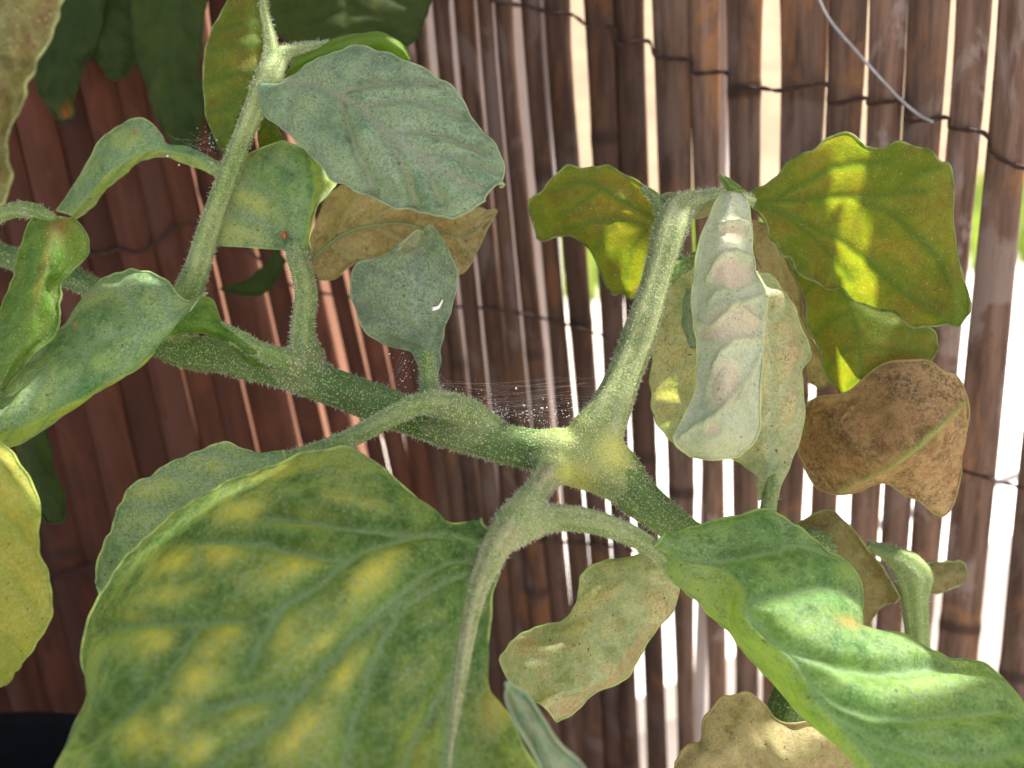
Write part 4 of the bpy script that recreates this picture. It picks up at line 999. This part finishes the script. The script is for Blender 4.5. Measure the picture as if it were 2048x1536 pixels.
leaf([[(1522, 1000, 168), (1538, 1000, 167), (1552, 1000, 168)], [(1505, 945, 168), (1540, 945, 166), (1570, 945, 168)], [(1460, 912, 169), (1542, 900, 165), (1592, 895, 169)], [(1400, 905, 170), (1545, 850, 164), (1603, 840, 170)], [(1340, 885, 170), (1545, 790, 164), (1608, 780, 171)],
      [(1306, 830, 170), (1545, 730, 164), (1600, 745, 171)], [(1297, 765, 170), (1542, 680, 164), (1618, 705, 172)], [(1295, 695, 170), (1538, 640, 164), (1602, 660, 172)], [(1310, 625, 171), (1530, 600, 165), (1590, 620, 172)], [(1340, 562, 172), (1510, 570, 166), (1560, 580, 172)], [(1385, 530, 173), (1480, 545, 168), (1530, 550, 171)]],
     ML_sage, auto=6, seed=28, hairs=400, crink=0.0002, pucker=0.0011, necro=[(1585, 690, 18, 60, 0, .7), (1580, 800, 14, 50, 0, .5)], spots=[(1550, 700, 20, 60, 0, .6)], ruffle=0.0014, midrib=False)
leaf([[(1378, 580, 160), (1385, 578, 159), (1393, 582, 160)], [(1366, 620, 161), (1378, 620, 158), (1394, 620, 160)], [(1368, 660, 161), (1378, 665, 158), (1395, 665, 160)], [(1382, 692, 160), (1388, 696, 159), (1396, 696, 160)]], ML_blue, auto=2, seed=29, nu=30, nv=24, hairs=60, midrib=False)
leaf([[(1605, 815, 186), (1593, 870, 186), (1597, 910, 186)], [(1635, 792, 185), (1630, 880, 183), (1625, 960, 186)], [(1690, 785, 184), (1690, 890, 177), (1665, 985, 186)], [(1735, 750, 184), (1750, 905, 175), (1715, 982, 185)], [(1785, 724, 184), (1800, 895, 175), (1765, 966, 184)],
      [(1840, 723, 185), (1840, 880, 177), (1815, 992, 186)], [(1885, 742, 186), (1880, 865, 180), (1850, 1014, 188)], [(1922, 775, 188), (1915, 880, 186), (1885, 1030, 190)], [(1939, 815, 190), (1935, 880, 189), (1905, 1008, 191)], [(1938, 850, 191), (1930, 900, 191), (1920, 955, 191)]],
     ML_brown, auto=0, up=False, seed=30, ridge=0.0006, tilt=0.05, tx=1560, crink=0.0002, veins=[[(1925, 805), (1880, 850), (1830, 890), (1780, 930), (1720, 960), (1680, 975)]], hairs=300, ruffle=0.0014, midrib=False, vw=0.0013,
     necro=[(1620, 900, 40, 80, 0, .8), (1850, 790, 60, 25, 30, .5)], label="dead brown crumpled leaf with a green midrib")
leaf([[(1595, 1045, 188), (1600, 1055, 188), (1605, 1065, 188)], [(1640, 1022, 187), (1640, 1070, 186), (1650, 1110, 188)], [(1675, 1035, 186), (1680, 1100, 185), (1690, 1180, 188)], [(1710, 1068, 185), (1720, 1130, 186), (1715, 1240, 189)], [(1745, 1110, 184), (1750, 1160, 187), (1735, 1256, 190)], [(1775, 1150, 184), (1775, 1180, 187), (1762, 1215, 190)], [(1800, 1195, 184), (1795, 1200, 186), (1785, 1205, 188)]],
     ML_umber, auto=3, up=False, seed=31, nu=60, nv=44, hairs=200, spots=[(1720, 1120, 60, 40, 30, .5)], midrib=False)
leaf([[(1838, 1122, 183), (1840, 1155, 181), (1850, 1190, 183)], [(1875, 1120, 184), (1875, 1155, 182), (1882, 1186, 184)], [(1905, 1124, 185), (1907, 1148, 184), (1908, 1174, 185)], [(1930, 1130, 186), (1931, 1145, 186), (1930, 1160, 186)]], ML_umber, auto=2, up=False, seed=32, nu=36, nv=28, hairs=100, midrib=False)
leaf([[(1275, 1112, 168), (1300, 1108, 167), (1330, 1118, 168), (1338, 1125, 170)], [(1215, 1125, 168), (1270, 1150, 165), (1352, 1160, 168), (1356, 1172, 171)], [(1165, 1152, 168), (1235, 1195, 164), (1340, 1215, 167), (1345, 1225, 171)], [(1150, 1190, 169), (1205, 1235, 163), (1300, 1250, 166), (1310, 1265, 171)],
      [(1135, 1235, 170), (1180, 1270, 163), (1262, 1280, 165), (1290, 1295, 170)], [(1090, 1255, 171), (1155, 1305, 163), (1235, 1305, 164), (1262, 1340, 170)], [(1040, 1272, 172), (1130, 1335, 163), (1215, 1345, 163), (1240, 1362, 169)], [(1010, 1300, 172), (1105, 1360, 163), (1165, 1375, 162), (1195, 1382, 168)], [(1008, 1335, 172), (1085, 1385, 164), (1115, 1395, 162), (1150, 1420, 168)], [(1025, 1370, 171), (1065, 1400, 165), (1090, 1410, 163), (1110, 1440, 168)]],
     ML_sage, rib=1, auto=5, seed=33, nu=90, nv=70, hairs=500, necro=[(1050, 1290, 40, 25, -30, .7), (1320, 1190, 30, 40, 0, .5), (1200, 1385, 80, 16, -25, .5)], spots=[(1200, 1200, 60, 30, -50, .4)], vband=[(0.70, 1.01, .75, "necro")], label="tan and olive leaf hanging with a wavy browned edge")
leaf([[(1008, 1366, 112), (1015, 1364, 111), (1024, 1366, 112)], [(1006, 1395, 111), (1030, 1395, 110), (1060, 1390, 112)], [(1025, 1440, 110), (1060, 1440, 109), (1092, 1435, 111)], [(1048, 1490, 109), (1090, 1490, 108), (1130, 1490, 110)], [(1070, 1536, 108), (1120, 1545, 107), (1168, 1540, 109)], [(1100, 1620, 106), (1150, 1620, 105), (1210, 1620, 107)]],
     ML_blue, auto=3, seed=34, nu=50, nv=36, hairs=200, midrib=False)
leaf([[(1350, 1530, 166), (1350, 1560, 166), (1350, 1600, 166)], [(1375, 1500, 165), (1385, 1540, 164), (1390, 1620, 166)], [(1405, 1490, 165), (1420, 1520, 163), (1430, 1640, 166)], [(1413, 1440, 165), (1450, 1500, 162), (1480, 1640, 166)], [(1445, 1395, 165), (1490, 1480, 161), (1530, 1640, 166)], [(1490, 1384, 165), (1530, 1500, 161), (1590, 1640, 166)],
      [(1530, 1410, 165), (1570, 1520, 160), (1640, 1640, 166)], [(1560, 1442, 164), (1610, 1510, 160), (1680, 1620, 166)], [(1620, 1447, 163), (1650, 1500, 161), (1710, 1590, 166)], [(1680, 1475, 163), (1690, 1510, 163), (1730, 1560, 166)], [(1710, 1520, 164), (1715, 1530, 165), (1735, 1545, 166)]],
     ML_tan, auto=4, up=False, seed=35, crink=0.0002, ruffle=0.002, hairs=300, midrib=False, label="dry tan leaf with a lobed curled edge")
leaf([[(-60, 860, 140), (-30, 865, 138), (0, 882, 140)], [(-80, 930, 138), (-20, 930, 134), (35, 925, 138)], [(-100, 1000, 137), (-20, 1000, 131), (72, 1005, 137)], [(-110, 1080, 136), (-20, 1080, 130), (82, 1080, 137)], [(-110, 1160, 136), (-20, 1160, 130), (92, 1160, 137)], [(-100, 1240, 136), (-20, 1240, 130), (88, 1245, 137)], [(-80, 1300, 137), (-20, 1310, 132), (68, 1305, 138)], [(-40, 1350, 138), (0, 1355, 136), (38, 1345, 138)], [(-20, 1375, 140), (-5, 1375, 139), (8, 1370, 140)]],
     ML_yellow, auto=5, up=False, seed=36, midrib=0.6, ridge=0.0004, hairs=400, spots=[(20, 1000, 50, 80, 0, .7), (60, 1100, 20, 120, 0, .5)], label="yellow-tan speckled leaf underside")
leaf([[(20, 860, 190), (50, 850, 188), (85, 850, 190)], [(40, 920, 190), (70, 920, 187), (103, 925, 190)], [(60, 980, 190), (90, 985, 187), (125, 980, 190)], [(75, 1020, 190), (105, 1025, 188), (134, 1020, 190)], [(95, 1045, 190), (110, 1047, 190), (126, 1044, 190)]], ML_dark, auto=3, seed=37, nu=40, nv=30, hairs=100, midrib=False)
leaf([[(-120, -60, 118), (20, -60, 114), (165, -60, 118)], [(-120, 40, 118), (0, 40, 113), (118, 45, 118)], [(-120, 120, 118), (-20, 120, 112), (85, 125, 117)], [(-120, 200, 118), (-30, 200, 112), (50, 205, 117)], [(-110, 280, 118), (-40, 290, 112), (18, 290, 117)], [(-90, 350, 118), (-40, 350, 113), (18, 355, 118)], [(-60, 410, 118), (-30, 415, 116), (3, 408, 118)]],
     ML_umber, auto=4, seed=38, nu=60, nv=44, hairs=200, midrib=False, necro=[(85, 30, 16, 60, 28, 1.0), (60, 60, 12, 40, 20, .8)])
leaf([[(475, -60, 170), (500, -60, 168), (525, -60, 168)], [(455, 5, 170), (490, 5, 166), (522, 5, 167)], [(428, 60, 171), (480, 60, 165), (533, 65, 167)], [(413, 110, 172), (475, 110, 165), (540, 105, 168)], [(411, 170, 172), (470, 165, 166), (532, 150, 168)], [(411, 220, 173), (465, 220, 167), (510, 195, 169)], [(428, 268, 174), (460, 265, 169), (488, 245, 171)], [(448, 310, 175), (456, 305, 172), (470, 290, 172)]],
     ML_back, rib=2, auto=6, up=False, seed=39, hairs=300, rise=0.05, midrib=False, spots=[(490, 120, 40, 30, 0, .4)], necro=[(470, 70, 40, 40, 0, .4)])
leaf([[(590, 92, 171), (585, 125, 168), (565, 165, 170)], [(630, 92, 171), (625, 112, 167), (610, 140, 170)], [(670, 78, 172), (665, 98, 167), (655, 120, 171)], [(720, 67, 173), (715, 85, 168), (705, 105, 172)], [(765, 67, 174), (765, 82, 169), (760, 105, 174)], [(800, 85, 175), (800, 100, 171), (795, 120, 175)], [(818, 112, 176), (816, 120, 174), (812, 132, 176)]],
     ML_bright, auto=3, up=False, seed=40, nu=60, nv=30, hairs=200, midrib=False)
leaf([[(1325, 398, 165), (1345, 420, 162), (1350, 460, 162)], [(1348, 392, 165), (1370, 412, 162), (1375, 450, 162)], [(1388, 394, 165), (1400, 410, 163), (1402, 432, 164)], [(1440, 385, 166), (1450, 395, 165.5), (1450, 406, 166)]], ML_olive, auto=0, veins=[], seed=41, nu=40, nv=26, hairs=120, midrib=False, name="leaf_base")
leaf([[(1437, 350, 159), (1445, 352, 158), (1452, 356, 159)], [(1445, 368, 159), (1458, 366, 157), (1472, 368, 159)], [(1455, 382, 160), (1470, 380, 158), (1488, 384, 160)]], ML_bright, auto=1, seed=42, nu=24, nv=20, hairs=60, midrib=False)

# --- a second plant, its shade put into a dark leaf colour, at the closed part of the screen
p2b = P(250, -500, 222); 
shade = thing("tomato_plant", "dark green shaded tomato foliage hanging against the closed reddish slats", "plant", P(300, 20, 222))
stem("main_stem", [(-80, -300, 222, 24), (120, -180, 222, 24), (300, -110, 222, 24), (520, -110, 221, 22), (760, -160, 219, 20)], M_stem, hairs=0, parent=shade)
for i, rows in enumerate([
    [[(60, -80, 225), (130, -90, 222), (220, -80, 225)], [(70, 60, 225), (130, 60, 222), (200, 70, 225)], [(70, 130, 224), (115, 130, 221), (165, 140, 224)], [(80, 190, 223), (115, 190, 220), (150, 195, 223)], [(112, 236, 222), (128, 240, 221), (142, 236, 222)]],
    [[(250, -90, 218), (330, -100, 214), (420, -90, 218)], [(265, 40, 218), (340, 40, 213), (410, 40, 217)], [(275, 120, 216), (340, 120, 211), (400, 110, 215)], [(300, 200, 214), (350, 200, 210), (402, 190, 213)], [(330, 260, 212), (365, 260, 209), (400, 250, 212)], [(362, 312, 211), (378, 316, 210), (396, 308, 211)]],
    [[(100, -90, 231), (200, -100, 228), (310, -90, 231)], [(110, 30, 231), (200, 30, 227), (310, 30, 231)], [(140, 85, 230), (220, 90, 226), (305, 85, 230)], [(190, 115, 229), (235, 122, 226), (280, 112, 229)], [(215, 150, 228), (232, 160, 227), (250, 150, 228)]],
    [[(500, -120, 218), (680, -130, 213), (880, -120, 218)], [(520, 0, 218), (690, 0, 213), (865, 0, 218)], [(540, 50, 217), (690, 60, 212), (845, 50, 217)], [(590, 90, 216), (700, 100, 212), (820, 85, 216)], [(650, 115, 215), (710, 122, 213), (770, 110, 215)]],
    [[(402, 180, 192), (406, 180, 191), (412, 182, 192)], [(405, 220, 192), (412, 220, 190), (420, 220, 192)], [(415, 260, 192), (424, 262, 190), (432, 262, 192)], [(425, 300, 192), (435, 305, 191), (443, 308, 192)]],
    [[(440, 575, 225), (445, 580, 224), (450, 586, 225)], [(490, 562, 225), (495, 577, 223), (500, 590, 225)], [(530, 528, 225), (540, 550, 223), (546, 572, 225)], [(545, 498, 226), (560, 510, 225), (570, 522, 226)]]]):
    leaf(rows, ML_dark, auto=4, seed=60 + i, nu=60, nv=44, hairs=0, midrib=False, parent=shade if i != 5 else plant, necro=[(135, 228, 12, 18, 0, 1.0)] if i == 0 else (), spots=[(690, 25, 14, 30, 0, .8), (750, 10, 10, 20, 0, .8)] if i == 3 else ())  # paler spots on one leaf painted in for its sunlit bits

# ------------------------------------------------------------------ mite webbing, mites and flakes
M_silk = plain_mat("silk", (0.80, 0.79, 0.76), 0.5, 0.4, 500, 0.1)
M_mite = plain_mat("mite_orange", (0.42, 0.12, 0.04), 0.45, 0.5, 3000, 0.4)

def blob_geo(c, r, squash=(1, 1, 1), lat=5, lon=7):
    V = [c + np.array([0, 0, r * squash[2]])]
    for i in range(1, lat):
        a = math.pi * i / lat
        for j in range(lon):
            b_ = 2 * math.pi * j / lon
            V.append(c + r * np.array([squash[0] * math.sin(a) * math.cos(b_), squash[1] * math.sin(a) * math.sin(b_), squash[2] * math.cos(a)]) * random.uniform(.85, 1.1))
    V.append(c - np.array([0, 0, r * squash[2]]))
    Fc = [(0, 1 + j, 1 + (j + 1) % lon) for j in range(lon)]
    for i in range(lat - 2):
        for j in range(lon):
            a = 1 + i * lon + j; b_ = 1 + i * lon + (j + 1) % lon
            Fc.append((a, a + lon, b_ + lon, b_))
    e = len(V) - 1
    Fc += [(e, 1 + (lat - 2) * lon + (j + 1) % lon, 1 + (lat - 2) * lon + j) for j in range(lon)]
    return V, Fc

def webbing(label, ends, specks, base):
    w = thing("spider_web", label, "web", base)
    V, Fc = [], []
    for (a, b_) in ends:
        a3, b3 = P(*a), P(*b_)
        tt = np.linspace(0, 1, 12)[:, None]
        q = a3 + (b3 - a3) * tt - np.array([0, 0, 1.0]) * 0.0006 * np.sin(math.pi * tt)
        v, f = tube_geo(q, np.full(12, 0.000005), 4)
        Fc += [tuple(j + len(V) for j in ff) for ff in f]; V += list(v)
    link("silk_thread", V, Fc, M_silk, w, kind="stuff")
    V, Fc = [], []
    for (x, y, d, r) in specks:
        v, f = blob_geo(P(x, y, d), r, (random.uniform(.6, 1.5), random.uniform(.6, 1.4), random.uniform(.6, 1.2)), 4, 5)
        Fc += [tuple(j + len(V) for j in ff) for ff in f]; V += v
    link("speck", V, Fc, M_silk, w, kind="stuff")
    return w

def stem_top(x):
    return float(np.interp(x, [880, 940, 1000, 1080, 1140, 1190], [800, 822, 835, 850, 846, 815]))
sp = []
for i in range(420):
    x = random.triangular(885, 1190, 960) if i % 3 else random.uniform(885, 1195)
    y = stem_top(x) - abs(random.gauss(0, 24))
    sp.append((x, y, random.uniform(152, 162), random.choice([0.00004, 0.00005, 0.00006, 0.00009, 0.00012])))
for i in range(6):
    sp.append((random.uniform(900, 1100), random.uniform(770, 830), 157, 0.00026))
en = [((875, random.uniform(745, 805), 160), (random.uniform(1120, 1230), random.uniform(745, 800), 157)) for _ in range(12)]
en += [((random.uniform(880, 1000), random.uniform(790, 830), 158), (random.uniform(1000, 1180), random.uniform(770, 840), 157)) for _ in range(20)]
en += [((870, random.uniform(700, 760), 160), (random.uniform(900, 1010), stem_top(950), 158)) for _ in range(10)]
webbing("fine mite webbing with white specks strung between main stem and lit branch", en, sp, P(1020, 850, 157))
sp = [(random.uniform(770, 835), random.uniform(690, 780), 160, random.choice([.00007, .0001, .00016])) for _ in range(26)]
en = [((random.uniform(760, 800), random.uniform(760, 800), 161), (random.uniform(800, 845), random.uniform(690, 720), 160)) for _ in range(8)]
webbing("sparse webbing with flakes under the small grey-green upright leaf", en, sp, P(810, 790, 161))
sp = [(random.gauss(415, 16), random.gauss(292, 22), 171, random.choice([.00007, .0001, .00018])) for _ in range(30)] + [(335, 312, 170, .00022), (358, 330, 170, .00022)]
en = [((random.uniform(330, 380), random.uniform(265, 300), 172), (random.uniform(430, 470), random.uniform(240, 330), 170)) for _ in range(9)]
webbing("thin webbing with white flecks above the stalk of the arched leaf", en, sp, P(400, 320, 171))

def mite(x, y, d, r, label, group=None):
    m = thing("mite", label, "mite", P(x, y, d), group)
    c = P(x, y, d)
    v, f = blob_geo(c, r, (0.75, 0.75, 1.35), 7, 9)
    link("body", v, f, M_mite, m)
    v, f = blob_geo(c + cu * r * 1.25, r * 0.5, (1, 1, 1), 5, 7)
    link("head", v, f, M_mite, m)
    for sx in (-1, 1):
        for k_ in range(4):
            a = c + cr * sx * r * 0.5 + cu * r * (0.9 - 0.6 * k_)
            q = np.array([a, a + cr * sx * r * 0.8 + cu * r * (0.4 - 0.3 * k_) - fwd * r * 0.4, a + cr * sx * r * 1.4 + cu * r * (0.5 - 0.45 * k_) + fwd * r * 0.3])
            v, f = tube_geo(cr_interp(q, 6), np.full(6, r * 0.1), 5)
            link("leg", v, f, M_mite, m)
mite(569, 471, 165.6, 0.0006, "orange mite on the leaf below the big blue-green one")
mite(268, 264, 171.5, 0.0003, "small orange mite on the arched narrow leaf")
mite(151, 650, 154.5, 0.0003, "small orange mite on the broad leaf with a rolled lower edge")
# shed white skin on the small upright leaf
V, Fc = [], []
base_pts = [(860, 622, 155.6), (868, 616, 155.0), (876, 614, 155.0), (882, 606, 155.4), (885, 599, 156.0)]
q = cr_interp(PP(base_pts), 16)
v, f = tube_geo(q, np.linspace(0.00042, 0.00016, 16), 8, 0.3, 3, Noise(4000, seed=2), 0.3)
tag(link("shed_skin", v, f, M_silk), "white shed insect skin stuck on the small grey-green upright leaf", "insect skin")
